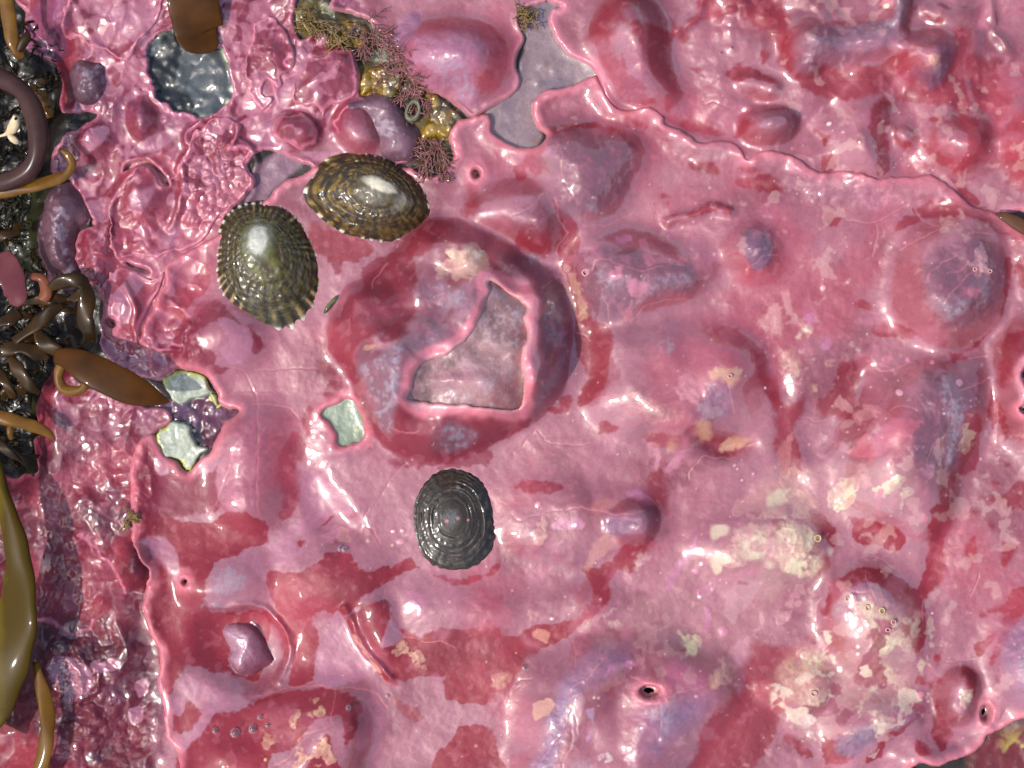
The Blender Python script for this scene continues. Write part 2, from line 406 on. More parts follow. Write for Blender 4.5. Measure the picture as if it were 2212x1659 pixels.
exec_red = [  # red patches: missing sky reflection and shaded sides painted into the colour
 (10, [(950,760),(1000,760),(1050,800),(1120,790),(1200,765),(1350,770),(1450,730),(1520,705),(1580,740),(1620,800),(1728,830),(1728,980),(1700,1050),(1640,1130),(1560,1180),(1540,1230),(1440,1235),(1300,1220),(1230,1190),(1190,1100),(1200,1070),(1100,1050),(940,1075),(850,1050),(800,950),(830,890),(940,850)]),
 (11, [(-10,810),(100,780),(250,740),(420,680),(520,570),(540,480),(500,420),(450,370),(560,360),(700,240),(820,180),(870,150),(960,235),(880,260),(820,340),(770,390),(690,400),(640,450),(640,550),(570,650),(460,720),(350,820),(200,890),(90,950),(0,1100),(-20,1000)]),
 (10, [(1130,1690),(1150,1580),(1260,1490),(1310,1400),(1400,1385),(1500,1390),(1550,1440),(1560,1530),(1590,1600),(1590,1690)]),
 (0, [(1621,1383),(1646,1389),(1682,1396),(1716,1406),(1736,1416),(1703,1436),(1686,1439),(1676,1466),(1703,1490),(1703,1523),(1686,1549),(1679,1573),(1656,1626),(1640,1640),(1606,1680),(1486,1680),(1503,1626),(1503,1590),(1516,1556),(1566,1523),(1583,1480),(1599,1500),(1606,1440),(1613,1406)]),
 (12, [(405,640),(410,580),(440,480),(560,390),(650,345),(780,360),(900,420),(1000,480),(1060,560),(1080,680),(1085,800),(1060,880),(990,900),(980,820),(960,760),(920,740),(960,680),(930,620),(860,520),(760,460),(650,450),(540,520),(470,600),(430,670)]),
 (12, [(580,20),(700,40),(900,90),(950,160),(930,230),(900,255),(850,230),(740,215),(640,205),(600,150),(600,60)]),
 (12, [(1100,-40),(1220,-40),(1260,30),(1210,180),(1200,280),(1220,400),(1080,560),(1040,500),(1070,350),(1100,250),(1080,150)]),
 (12, [(390,280),(460,280),(460,350),(400,410),(360,400)]),
 (12, [(340,20),(420,0),(500,60),(520,110),(510,180),(480,210),(420,130)]),
 (12, [(1580,180),(1670,220),(1650,290),(1590,335),(1555,290),(1560,230)]),
 (12, [(1370,210),(1400,170),(1405,300),(1360,350),(1340,260)]),
 (12, [(1440,40),(1510,60),(1500,110)]), (12, [(1300,-10),(1420,-10),(1420,20),(1360,20)]),
 (12, [(1355,800),(1400,830),(1520,790),(1480,860),(1430,920),(1370,850)]),
 (12, [(1650,500),(1780,470),(1780,560),(1690,680),(1620,760),(1580,860),(1490,980),(1530,860),(1560,750),(1560,640),(1440,670),(1500,630),(1600,600)]),
 (12, [(1130,900),(1180,890),(1190,960),(1150,1010),(1110,940)]), (12, [(1010,1080),(1080,1060),(1090,1100),(1030,1105)]),
 (12, [(1120,1080),(1190,1080),(1150,1200),(1200,1350),(1200,1440),(1150,1400),(1160,1280),(1115,1180)]),
 (12, [(1310,970),(1400,1040),(1380,1180),(1340,1140),(1300,1020)]), (12, [(1120,1440),(1190,1380),(1270,1420),(1240,1500),(1190,1560),(1150,1500)]),
 (12, [(1000,1500),(1080,1490),(1130,1560),(1050,1570)]), (12, [(420,1430),(500,1470),(600,1400),(640,1500),(600,1590),(520,1620),(440,1590)]),
 (12, [(160,1480),(230,1430),(370,1580),(280,1560)]), (12, [(960,1190),(1050,1240),(1090,1290),(1000,1370),(900,1440),(860,1420),(980,1320)]),
 (12, [(690,1590),(740,1540),(790,1480),(820,1500),(790,1600),(700,1640)]), (12, [(370,1050),(440,1010),(490,1020),(400,1075)]),
 (12, [(420,880),(480,800),(540,820),(520,890),(440,920)]), (12, [(920,750),(960,690),(1000,720),(1020,800),(990,830),(950,790)]),
 (7, [(300,-20),(340,160),(380,330),(420,450),(430,600),(490,760),(470,850),(440,920),(440,980),(530,940),(600,830),(640,600),(640,480),(520,420),(420,330),(370,200),(345,60),(320,-20)]),
 (7, [(300,900),(380,900),(390,940),(370,1000),(320,1030),(270,1010),(230,990),(290,960)]),
 (7, [(560,1100),(600,1090),(690,1110),(650,1150),(580,1160)]), (7, [(40,1505),(130,1470),(330,1490),(280,1520),(110,1535)]),
 (7, [(880,1480),(920,1400),(990,1400),(1000,1500),(990,1659),(900,1680),(880,1560)]), (7, [(1150,1150),(1200,1140),(1560,1190),(1400,1290),(1280,1260),(1190,1200)]),
 (7, [(1540,620),(1620,690),(1728,830),(1728,1000),(1690,960),(1600,800)]),
 (8, [(0,780),(100,830),(180,960),(290,900),(300,980),(250,1100),(260,1200),(280,1300),(270,1400),(180,1400),(150,1300),(110,1200),(110,1050),(140,980),(60,900)]),
 (8, [(510,640),(580,680),(720,680),(730,720),(640,850),(630,960),(590,1070),(500,1050),(370,1000),(400,920),(460,850),(490,700)]),
 (8, [(740,490),(790,450),(900,450),(1020,520),(980,545),(840,530)]), (8, [(1640,0),(1630,200),(1590,330),(1550,420),(1400,590),(1340,600),(1480,500),(1560,350),(1590,100),(1600,0)]),
 (8, [(1290,1000),(1400,1030),(1440,1160),(1410,1380),(1270,1450),(1250,1560),(1200,1640),(1140,1560),(1260,1350),(1300,1180)]),
 (8, [(1480,850),(1510,900),(1560,960),(1610,1100),(1600,1230),(1570,1230),(1540,1100),(1510,1160),(1480,1060)]),
 (8, [(1450,1570),(1600,1540),(1690,1470),(1790,1550),(1790,1659),(1620,1630)]), (8, [(1570,1330),(1640,1350),(1620,1370)]), (8, [(1490,1475),(1560,1465),(1530,1485)]),
 (8, [(1560,520),(1640,490),(1728,480),(1780,520),(1728,600),(1640,680),(1600,760),(1560,860),(1520,800),(1540,640)]), (8, [(1690,20),(1780,0),(1780,200),(1700,200),(1670,100)]),
 (8, [(650,290),(700,290),(740,350),(690,370),(640,340)]), (8, [(1230,620),(1340,650),(1270,680)]),
 (6, [(580,300),(640,250),(700,200),(680,100),(770,30),(900,-20),(1020,-10),(1060,180),(1040,250),(1050,350),(1010,450),(900,580),(760,550),(650,640),(660,720),(700,800),(650,850),(600,800),(550,760),(500,600),(500,480),(540,380)]),
 (6, [(700,900),(760,1050),(860,1180),(930,1000),(1000,980),(1300,1020),(1700,1040),(1780,1030),(1750,1100),(1500,1250),(1300,1340),(1100,1370),(950,1330),(800,1200),(720,1050)]),
 (6, [(410,680),(440,675),(500,720),(560,780),(560,900),(480,940),(440,890),(480,830),(440,780),(410,760)]),
 (6, [(240,1130),(300,1150),(330,1250),(290,1330),(240,1400),(270,1500),(270,1600),(230,1690),(150,1690),(210,1550),(170,1450),(150,1400),(180,1300),(200,1200)]),
 (6, [(480,0),(560,20),(560,100),(520,110),(490,50)]), (6, [(-20,480),(40,540),(60,600),(-20,640)]), (6, [(340,960),(370,1000),(370,1120),(340,1150),(320,1040)]),
 (6, [(860,1330),(940,1300),(990,1330),(1000,1380),(880,1360)]), (6, [(1380,1300),(1530,1270),(1510,1350),(1440,1350),(1200,1390),(1180,1360)]),
 (6, [(640,870),(700,1000),(740,1130),(760,1200),(730,1250),(690,1100),(660,1000)]),
 (10, [(100,380),(260,390),(480,260),(620,270),(700,380),(860,340),(870,450),(700,540),(600,640),(480,640),(370,680),(420,850),(380,980),(370,1100),(200,1130),(240,1000),(200,800),(150,650),(100,500)]),
 (10, [(860,360),(1000,300),(1040,340),(1150,410),(1300,430),(1500,380),(1580,270),(1595,330),(1560,400),(1440,455),(1300,480),(1200,450),(1080,390),(1000,390),(880,440)]),  # shadow crescent under the lowest limpet, painted red
 (10, [(590,700),(680,600),(850,550),(880,650),(850,760),(820,870),(860,1000),(900,1060),(920,1130),(860,1100),(700,930),(640,800)]),
 (10, [(0,1230),(130,1180),(400,1130),(520,1130),(620,1170),(690,1240),(680,1320),(500,1290),(400,1330),(330,1430),(270,1500),(100,1560),(80,1690),(-20,1690)]),
 (9, [(1200,1690),(1180,1560),(1300,1400),(1400,1310),(1600,1260),(1740,1240),(1740,1690)]),
 (10, [(570,1310),(670,1330),(660,1400),(600,1450)]), (10, [(360,1610),(480,1400),(510,1540),(560,1690),(340,1690)]),
 (10, [(460,90),(500,20),(440,0),(400,60),(430,110)]), (10, [(180,320),(300,230),(350,130),(330,170),(260,180),(240,270)]),
 (9, [(870,-20),(1000,0),(1300,60),(1540,0),(1728,60),(1728,200),(1620,230),(1540,290),(1400,330),(1340,560),(1430,640),(1728,640),(1740,760),(1700,980),(1620,1120),(1430,1050),(1240,1000),(1180,1060),(1100,1200),(1050,1100),(1040,960),(960,740),(950,520),(990,390),(880,230)]),
 (9, [(1180,1250),(1300,1190),(1350,1250),(1280,1380),(1180,1440),(1130,1420),(1120,1330)]),
 (5, [(1180,560),(1250,420),(1350,310),(1440,290),(1480,350),(1560,440),(1650,470),(1700,560),(1680,600),(1600,480),(1480,430),(1380,440),(1300,500),(1290,560),(1430,640),(1410,700),(1500,730),(1400,760),(1260,760),(1200,720)]),
 (5, [(960,640),(1040,590),(1180,620),(1200,730),(1040,760),(970,740)]),
 (5, [(870,1180),(1000,1200),(1130,1330),(1240,1400),(1380,1380),(1450,1290),(1400,1450),(1400,1660),(860,1660),(860,1400)]),
 (5, [(1280,70),(1350,60),(1370,200),(1280,280),(1200,370),(1140,430),(1170,330),(1240,200)]),
 (3, [(540,130),(560,60),(650,20),(800,-10),(780,60),(700,120),(730,200),(600,180),(530,190)]), (3, [(480,240),(520,200),(650,210),(630,270),(470,280)]),
 (3, [(730,200),(820,180),(980,200),(1050,230),(980,360),(1020,430),(1080,520),(1115,590),(1100,640),(1010,710),(980,600),(900,500),(850,420),(760,270)]),
 (3, [(950,-20),(1000,100),(1090,190),(1200,100),(1220,-20),(1740,-20),(1740,400),(1690,260),(1560,150),(1450,110),(1260,130),(1100,230),(1040,220)]),
 (3, [(1140,430),(1200,420),(1240,470),(1190,500)]), (3, [(1410,480),(1480,430),(1600,470),(1700,550),(1700,580),(1600,520),(1450,510)]),
 (3, [(1600,340),(1650,340),(1660,390),(1620,420)]), (3, [(1070,230),(1150,230),(1120,290)]),
 (3, [(1470,760),(1540,720),(1728,700),(1728,720),(1640,740),(1560,800),(1500,870),(1440,890)]),
 (3, [(700,740),(800,740),(880,770),(860,840),(760,800)]), (3, [(1150,1050),(1280,1040),(1340,1080),(1330,1150),(1190,1120)]),
 (3, [(1420,1160),(1540,1150),(1728,1170),(1760,1230),(1728,1260),(1560,1240),(1420,1210)]), (3, [(950,1240),(1020,1270),(1000,1340),(980,1300)]),
 (3, [(1000,1400),(1180,1370),(1300,1310),(1410,1370),(1400,1420),(1300,1370),(1150,1430),(1050,1420)]), (3, [(1040,760),(1200,790),(1400,860),(1350,880),(1200,860),(1060,800)]),  # last outline: shade above the raised lip, painted dark red
 (3, [(250,1320),(290,1350),(430,1480),(420,1690),(300,1690),(310,1480)]), (3, [(150,1300),(240,1400),(260,1560),(200,1680),(50,1600),(60,1480),(130,1400)]),
 (3, [(20,1130),(70,1080),(90,1150),(50,1180)]), (3, [(300,890),(500,800),(620,830),(700,870),(800,960),(790,990),(700,920),(560,840),(400,860)]),
 (4, [(0,-20),(80,-20),(110,80),(220,100),(190,160),(180,230),(240,240),(210,330),(230,420),(200,480),(120,420),(100,240),(0,140)]),
 (4, [(250,500),(450,440),(700,440),(860,400),(930,330),(960,450),(1000,560),(1100,590),(1200,520),(1250,400),(1290,300),(1260,200),(1340,190),(1370,300),(1330,380),(1330,500),(1360,640),(1380,730),(1260,720),(1240,690),(1080,680),(920,690),(830,610),(700,650),(500,680),(430,650),(280,580)]),
 (4, [(880,300),(920,270),(980,130),(1000,-20),(1040,-20),(1000,140),(960,270)]),
 (4, [(1340,390),(1400,370),(1480,400),(1560,400),(1620,480),(1640,620),(1600,720),(1540,800),(1480,740),(1400,700),(1360,560)]),
 (4, [(1480,780),(1560,840),(1520,980),(1480,900),(1440,800)]), (4, [(1300,760),(1400,790),(1460,880),(1470,940),(1440,1020),(1300,1110),(1270,1090),(1320,950),(1290,830)]),
 (4, [(1010,850),(1060,930),(1150,1000),(1250,1050),(1240,1080),(1120,1040),(1040,970)]), (4, [(880,840),(910,860),(890,900),(950,940),(1000,900),(990,970),(920,970),(880,920)]),
 (4, [(760,700),(840,720),(860,800),(830,880),(860,1000),(840,1130),(760,1120),(770,950),(700,850)]), (4, [(1080,780),(1180,760),(1200,780),(1100,810)]),
 (4, [(1630,780),(1740,690),(1780,900),(1760,1060),(1650,1050),(1570,960),(1620,870)]), (4, [(1600,1150),(1660,1090),(1760,1080),(1760,1180),(1610,1190)]),
 (4, [(1060,90),(1150,170),(1200,160),(1190,100),(1150,140)]), (4, [(1240,1150),(1380,1240),(1440,1320),(1370,1310),(1300,1230)]),
 (4, [(1000,1350),(1200,1290),(1400,1330),(1600,1400),(1740,1500),(1740,1590),(1560,1520),(1400,1450),(1200,1420),(1080,1400)]),
 (4, [(870,1510),(930,1430),(1000,1400),(1040,1430),(900,1500)]), (4, [(-20,1130),(110,1160),(150,1250),(-10,1230)]),
 (4, [(440,1040),(480,1020),(520,1040),(490,1120),(450,1110)]), (4, [(410,880),(470,900),(440,960),(420,940)]), (4, [(640,930),(670,940),(650,960)]),
 (4, [(430,1380),(520,1390),(550,1420),(480,1470)]),
 (2, [(1290,1480),(1200,1560),(1130,1659),(1060,1690),(960,1640),(1040,1520),(1160,1440)]), (2, [(350,1430),(520,1500),(700,1560),(760,1640),(560,1690),(380,1600)]),
 (2, [(1380,1180),(1440,1260),(1450,1360),(1400,1400),(1370,1280)]),
]
DOTS = []
for k, pts in exec_red:
    P(k, pts, (136, 36, 55) if k in (5, 6) else RED, 1.8 if k > 8 else 3.0, 5.0, 0.94 if k > 8 else 0.8, rou=0.5, wet=0.12, fine=3.5)
# tone variation inside the painted red patches
redness = np.clip((COL[..., 0] - COL[..., 1] * 1.2) , 0, 1)
isred = sstep(0.12, 0.05, COL[..., 1])
mixin(np.s_[:, :], DEEP, isred * sstep(0.0, 0.8, fbm(80, 71, 4)) * 0.6)
mixin(np.s_[:, :], (186, 70, 84), isred * sstep(0.1, 0.8, fbm(110, 72, 4)) * 0.6)

# sky reflections within the red, painted pale pink
for k, pts in [(9, [(920,200),(1060,150),(1150,250),(1180,400),(1150,440),(1080,330),(950,250)]), (9, [(1200,1050),(1350,1130),(1590,1180),(1740,1150),(1740,1190),(1350,1300),(1150,1180),(1180,1080)]),
               (9, [(1540,270),(1620,230),(1690,300),(1728,440),(1600,330)]), (9, [(1130,1200),(1180,1180),(1210,1220),(1170,1330),(1120,1300)]),
               (9, [(1220,1440),(1340,1320),(1400,1300),(1330,1400),(1250,1480),(1200,1560),(1160,1540)]),
               (9, [(1490,880),(1560,780),(1650,790),(1690,900),(1640,960),(1560,1020),(1490,990)]), (9, [(320,960),(420,920),(540,980),(600,1060),(580,1160),(460,1240),(380,1180),(340,1080)]),
               (9, [(870,1120),(960,1080),(960,1180),(900,1210)]), (9, [(850,1280),(920,1270),(920,1360),(860,1380)]), (9, [(600,980),(700,960),(780,950),(790,1000),(700,1040),(620,1030)]),
               (5, [(1440,420),(1600,470),(1650,560),(1590,680),(1500,700),(1440,610),(1500,540)]), (5, [(980,620),(1060,630),(1090,720),(1010,700)]), (5, [(1010,1300),(1080,1310),(1090,1390),(1030,1370)]),
               (6, [(310,1390),(350,1370),(440,1430),(540,1550),(620,1659),(500,1690),(330,1690)]), (10, [(70,220),(160,130),(250,60),(340,0),(480,0),(440,90),(330,130),(250,180),(330,260),(180,340),(100,330)]),
               (10, [(430,840),(530,660),(580,700),(640,830),(720,960),(780,1060),(560,1120),(380,1110),(400,960)]), (10, [(830,860),(850,740),(890,690),(950,800),(900,850)]),
               (1, [(520,930),(600,830),(700,820),(710,880),(640,950),(560,1010)]), (1, [(900,940),(1000,880),(1080,860),(1180,830),(1120,900),(1000,980),(860,1000)]),
               (1, [(860,1260),(960,1220),(1020,1220),(960,1340),(900,1380),(850,1300)]), (1, [(560,1340),(720,1280),(740,1380),(680,1440)]), (1, [(1060,1500),(1160,1420),(1130,1600),(1060,1580)]),
               (5, [(690,340),(780,200),(880,100),(960,140),(870,300),(840,450),(720,460)]), (1, [(560,0),(700,60),(900,40),(1060,60),(1040,200),(960,330),(820,230),(680,160)]),
               (2, [(300,260),(380,300),(300,500),(220,660),(140,760),(120,640),(260,470)]), (2, [(0,830),(120,760),(200,740),(140,900),(300,980),(560,950),(640,990),(400,1060),(260,990),(100,1010)])]:
    P(k, pts, (186, 108, 126), 2.2, 5, 0.8, wet=1.0)
for k, pts in [(10, [(870,1200),(930,1230),(1060,1300),(1060,1350),(1000,1350),(930,1280)])]:
    P(k, pts, RED, 2, 4, .9)

# greyish mauve and plum stones under thin crust, and their dry whitish bloom
for k, pts, c, soft, fr, a in [
 (7, [(0,30),(150,-10),(240,60),(300,160),(350,380),(340,600),(320,720),(230,900),(120,980),(180,700),(170,570),(200,300),(130,150)], MAUVE, 8, 6, .9),
 (6, [(850,620),(1000,560),(1180,470),(1250,430),(1200,560),(1000,640),(950,750),(950,900),(900,1100),(880,1160),(800,1050),(740,900),(690,750),(660,640),(720,560)], MAUVE, 7, 6, .9),
 (6, [(1040,240),(1200,200),(1400,220),(1450,250),(1380,380),(1250,480),(1150,480),(1120,330)], MAUVE, 8, 6, .75),
 (6, [(1150,1120),(1330,1080),(1450,1130),(1430,1220),(1300,1280),(1180,1260)], MAUVE, 8, 6, .6),
 (0, [(1160, 345), (1190, 315), (1250, 290), (1320, 300), (1365, 330), (1350, 400), (1310, 450), (1250, 470), (1215, 470), (1200, 410)], MAUVE, 12, 8, .75),
 (7, [(400,-20),(540,-60),(760,-30),(1150,80),(1180,200),(1100,240),(800,290),(740,390),(560,400),(470,300),(420,120)], MAUVE, 12, 8, .8),
 (0, [(2000,560),(2080,520),(2140,540),(2150,620),(2110,690),(2030,700),(2000,640)], MAUVE, 14, 8, .85),
 (8, [(1050,750),(1250,760),(1440,800),(1430,960),(1300,1000),(1290,1200),(1270,1400),(1050,1420),(980,1250),(1000,1000)], MAUVE, 16, 8, .9),
 (7, [(1280,830),(1400,860),(1400,1000),(1330,1030),(1200,1000),(1240,900)], (124, 84, 112), 6, 5, .9),
 (11, [(600,60),(650,0),(870,-30),(880,60),(700,170),(620,140)], (138, 86, 110), 6, 5, .9),
 (11, [(200,1500),(280,1150),(380,1030),(520,940),(700,900),(760,960),(600,1020),(480,1100),(380,1250),(330,1450),(220,1690),(150,1690)], (150, 108, 138), 14, 8, .8),
 (11, [(880,1200),(1050,1180),(1250,1200),(1180,1330),(1030,1440),(920,1520),(860,1460)], (150, 104, 134), 14, 8, .8),
 (12, [(470,620),(560,500),(650,450),(760,470),(870,560),(920,640),(700,560),(600,620),(560,700)], (160, 98, 120), 8, 6, .8),
 (12, [(1560,800),(1660,700),(1790,650),(1790,1200),(1640,1250),(1560,1100)], (158, 104, 130), 16, 8, .8),
 (12, [(520,1470),(650,1380),(760,1370),(780,1450),(640,1560),(560,1560)], (130, 96, 118), 10, 6, .8), (12, [(660,1240),(820,1220),(980,1250),(1040,1330),(900,1400),(760,1320)], (150, 92, 112), 10, 6, .7),
 (0, [(1600,510),(1650,500),(1665,560),(1620,585)], (120, 80, 106), 10, 6, .8), (0, [(1130,445),(1180,435),(1195,480),(1150,510),(1100,480)], MAUVE, 8, 6, .6),
 (4, [(240,300),(320,220),(600,190),(860,165),(880,230),(860,290),(780,350),(640,390),(450,410),(300,380)], (140, 92, 112), 8, 6, .75),
 (4, [(1130,310),(1230,330),(1230,440),(1120,580),(1040,560),(1000,480),(1120,480)], (120, 72, 96), 8, 6, .8), (4, [(230,440),(270,400),(360,410),(380,470),(300,500)], (140, 88, 110), 6, 4, .7),
 (4, [(870,-60),(970,-60),(960,60),(930,160),(870,160)], (140, 100, 112), 4, 3, .8), (3, [(640,280),(720,270),(850,450),(920,620),(740,660),(660,480)], (172, 104, 124), 10, 8, .6),
 (3, [(1560,760),(1728,740),(1800,800),(1728,860),(1600,870)], (150, 98, 112), 10, 6, .6), (4, [(130,1160),(330,1120),(620,1200),(800,1300),(760,1350),(480,1290),(240,1270)], (166, 100, 114), 8, 8, .7),
 (3, [(1060,850),(1300,920),(1400,980),(1380,1040),(1180,1040),(1040,930)], (182, 124, 130), 8, 8, .7), (5, [(1400,1450),(1500,1250),(1640,1080),(1740,1080),(1740,1500),(1500,1640)], (190, 100, 118), 12, 8, .5),
 (2, [(1000,440),(1030,300),(1100,230),(1200,240),(1420,260),(1500,340),(1430,520),(1440,640),(1400,680),(1240,600),(1060,500)], (176, 108, 134), 12, 8, .8),
 (2, [(880,250),(940,130),(1060,60),(1080,160),(1000,300),(950,420),(900,360)], (150, 92, 118), 4, 4, .9),
 (1, [(130,120),(200,0),(420,-20),(430,200),(380,330),(200,380),(90,250)], (152, 78, 112), 6, 6, .8), (1, [(170,260),(250,190),(400,140),(420,260),(390,340),(220,380)], (110, 54, 84), 4, 6, .9)]:
    r_ = P(k, pts, c, soft, fr, min(1, a * 1.1), wet=0.5, rou=0.5)
    if r_: H[r_[0]] += r_[1] * (N_SML[r_[0]] * 2.2 + N_FIN[r_[0]] * 1.5)
for k, pts, a in [(6, [(840,640),(1000,570),(1180,480),(1230,470),(1180,560),(1000,640),(960,720),(960,860),(900,1000),(900,1100),(860,1140),(780,1000),(730,880),(700,750),(780,700)], .8),
               (6, [(1050,250),(1200,205),(1390,235),(1400,330),(1300,330),(1100,300)], .6), (6, [(1230,1120),(1330,1095),(1430,1150),(1400,1220),(1300,1260),(1240,1230)], .75),
               (7, [(120,-20),(240,20),(300,130),(250,130),(140,60)], .6), (7, [(200,310),(310,300),(345,540),(300,600),(230,580),(160,480)], .6), (7, [(300,600),(345,560),(330,680),(200,920),(140,960),(240,760)], .5),
               (7, [(560,120),(800,150),(1120,130),(1100,210),(860,260),(740,200),(600,300),(480,260),(430,90)], .45), (7, [(960,600),(1040,540),(1040,620),(970,650)], .6),
               (8, [(1180,760),(1300,900),(1290,1050),(1240,1300),(1180,1340),(1200,1050),(1140,880)], .75), (8, [(1160,320),(1300,290),(1260,400),(1180,380)], .7), (8, [(1340,160),(1450,130),(1480,260),(1430,280)], .5),
               (8, [(1520,0),(1560,0),(1590,120),(1560,220),(1530,100)], .6), (11, [(900,1260),(1000,1210),(1060,1280),(1000,1400),(900,1520),(860,1500),(960,1360)], .7),
               (11, [(220,1400),(300,1250),(420,1120),(440,1180),(330,1340),(260,1500)], .5), (11, [(380,1640),(460,1500),(520,1600),(470,1690)], .4), (12, [(1640,860),(1740,760),(1780,900),(1740,1150),(1680,1120)], .6),
               (3, [(200,980),(300,960),(300,1030),(200,1060)], .45), (3, [(440,1350),(540,1320),(620,1400),(560,1440)], .4), (4, [(260,290),(420,290),(420,350),(330,350)], .7), (4, [(600,230),(740,170),(880,170),(860,220),(700,260)], .6),
               (4, [(1480,1500),(1530,1520),(1560,1620),(1520,1659),(1490,1580)], .7), (0, [(1890,330),(1960,330),(1960,360),(1880,350)], .2), (4, [(1100,470),(1160,440),(1200,400),(1180,480),(1130,520)], .5),
               (2, [(1200,400),(1340,380),(1400,460),(1420,600),(1340,640),(1240,560),(1180,480)], .45), (9, [(1410,360),(1560,350),(1620,440),(1500,520),(1410,480)], .6), (9, [(1310,590),(1440,580),(1460,660),(1340,670)], .5),
               (12, [(600,1380),(680,1370),(700,1420),(640,1480)], .5), (6, [(740,540),(820,500),(840,520),(800,580)], .5)]:
    P(k, pts, BLOOM, 7, 6, a, wet=0.15, rou=0.5, streak=0.75)

for k, pts, c, a in [(11, [(700,700),(900,480),(1150,260),(1400,120),(1728,60),(1728,700),(1500,900),(1200,960),(900,900)], (204, 146, 146), .45), (12, [(-60,60),(350,60),(420,300),(380,460),(100,520),(-60,460)], (216, 170, 158), .5),
                     (12, [(480,560),(760,540),(960,660),(1000,900),(980,1200),(880,1280),(600,1320),(380,1480),(200,1420),(100,1150),(200,950),(420,880),(560,760)], (214, 162, 150), .55), (8, [(100,1380),(500,1350),(900,1330),(1000,1500),(800,1659),(400,1720),(-40,1720)], (210, 156, 152), .5), (7, [(1040,800),(1250,760),(1560,820),(1640,1000),(1560,1180),(1200,1100),(1060,950)], (204, 130, 138), .4)]:
    P(k, pts, c, 14, 16, a * .7, rou=.55, wet=.4)
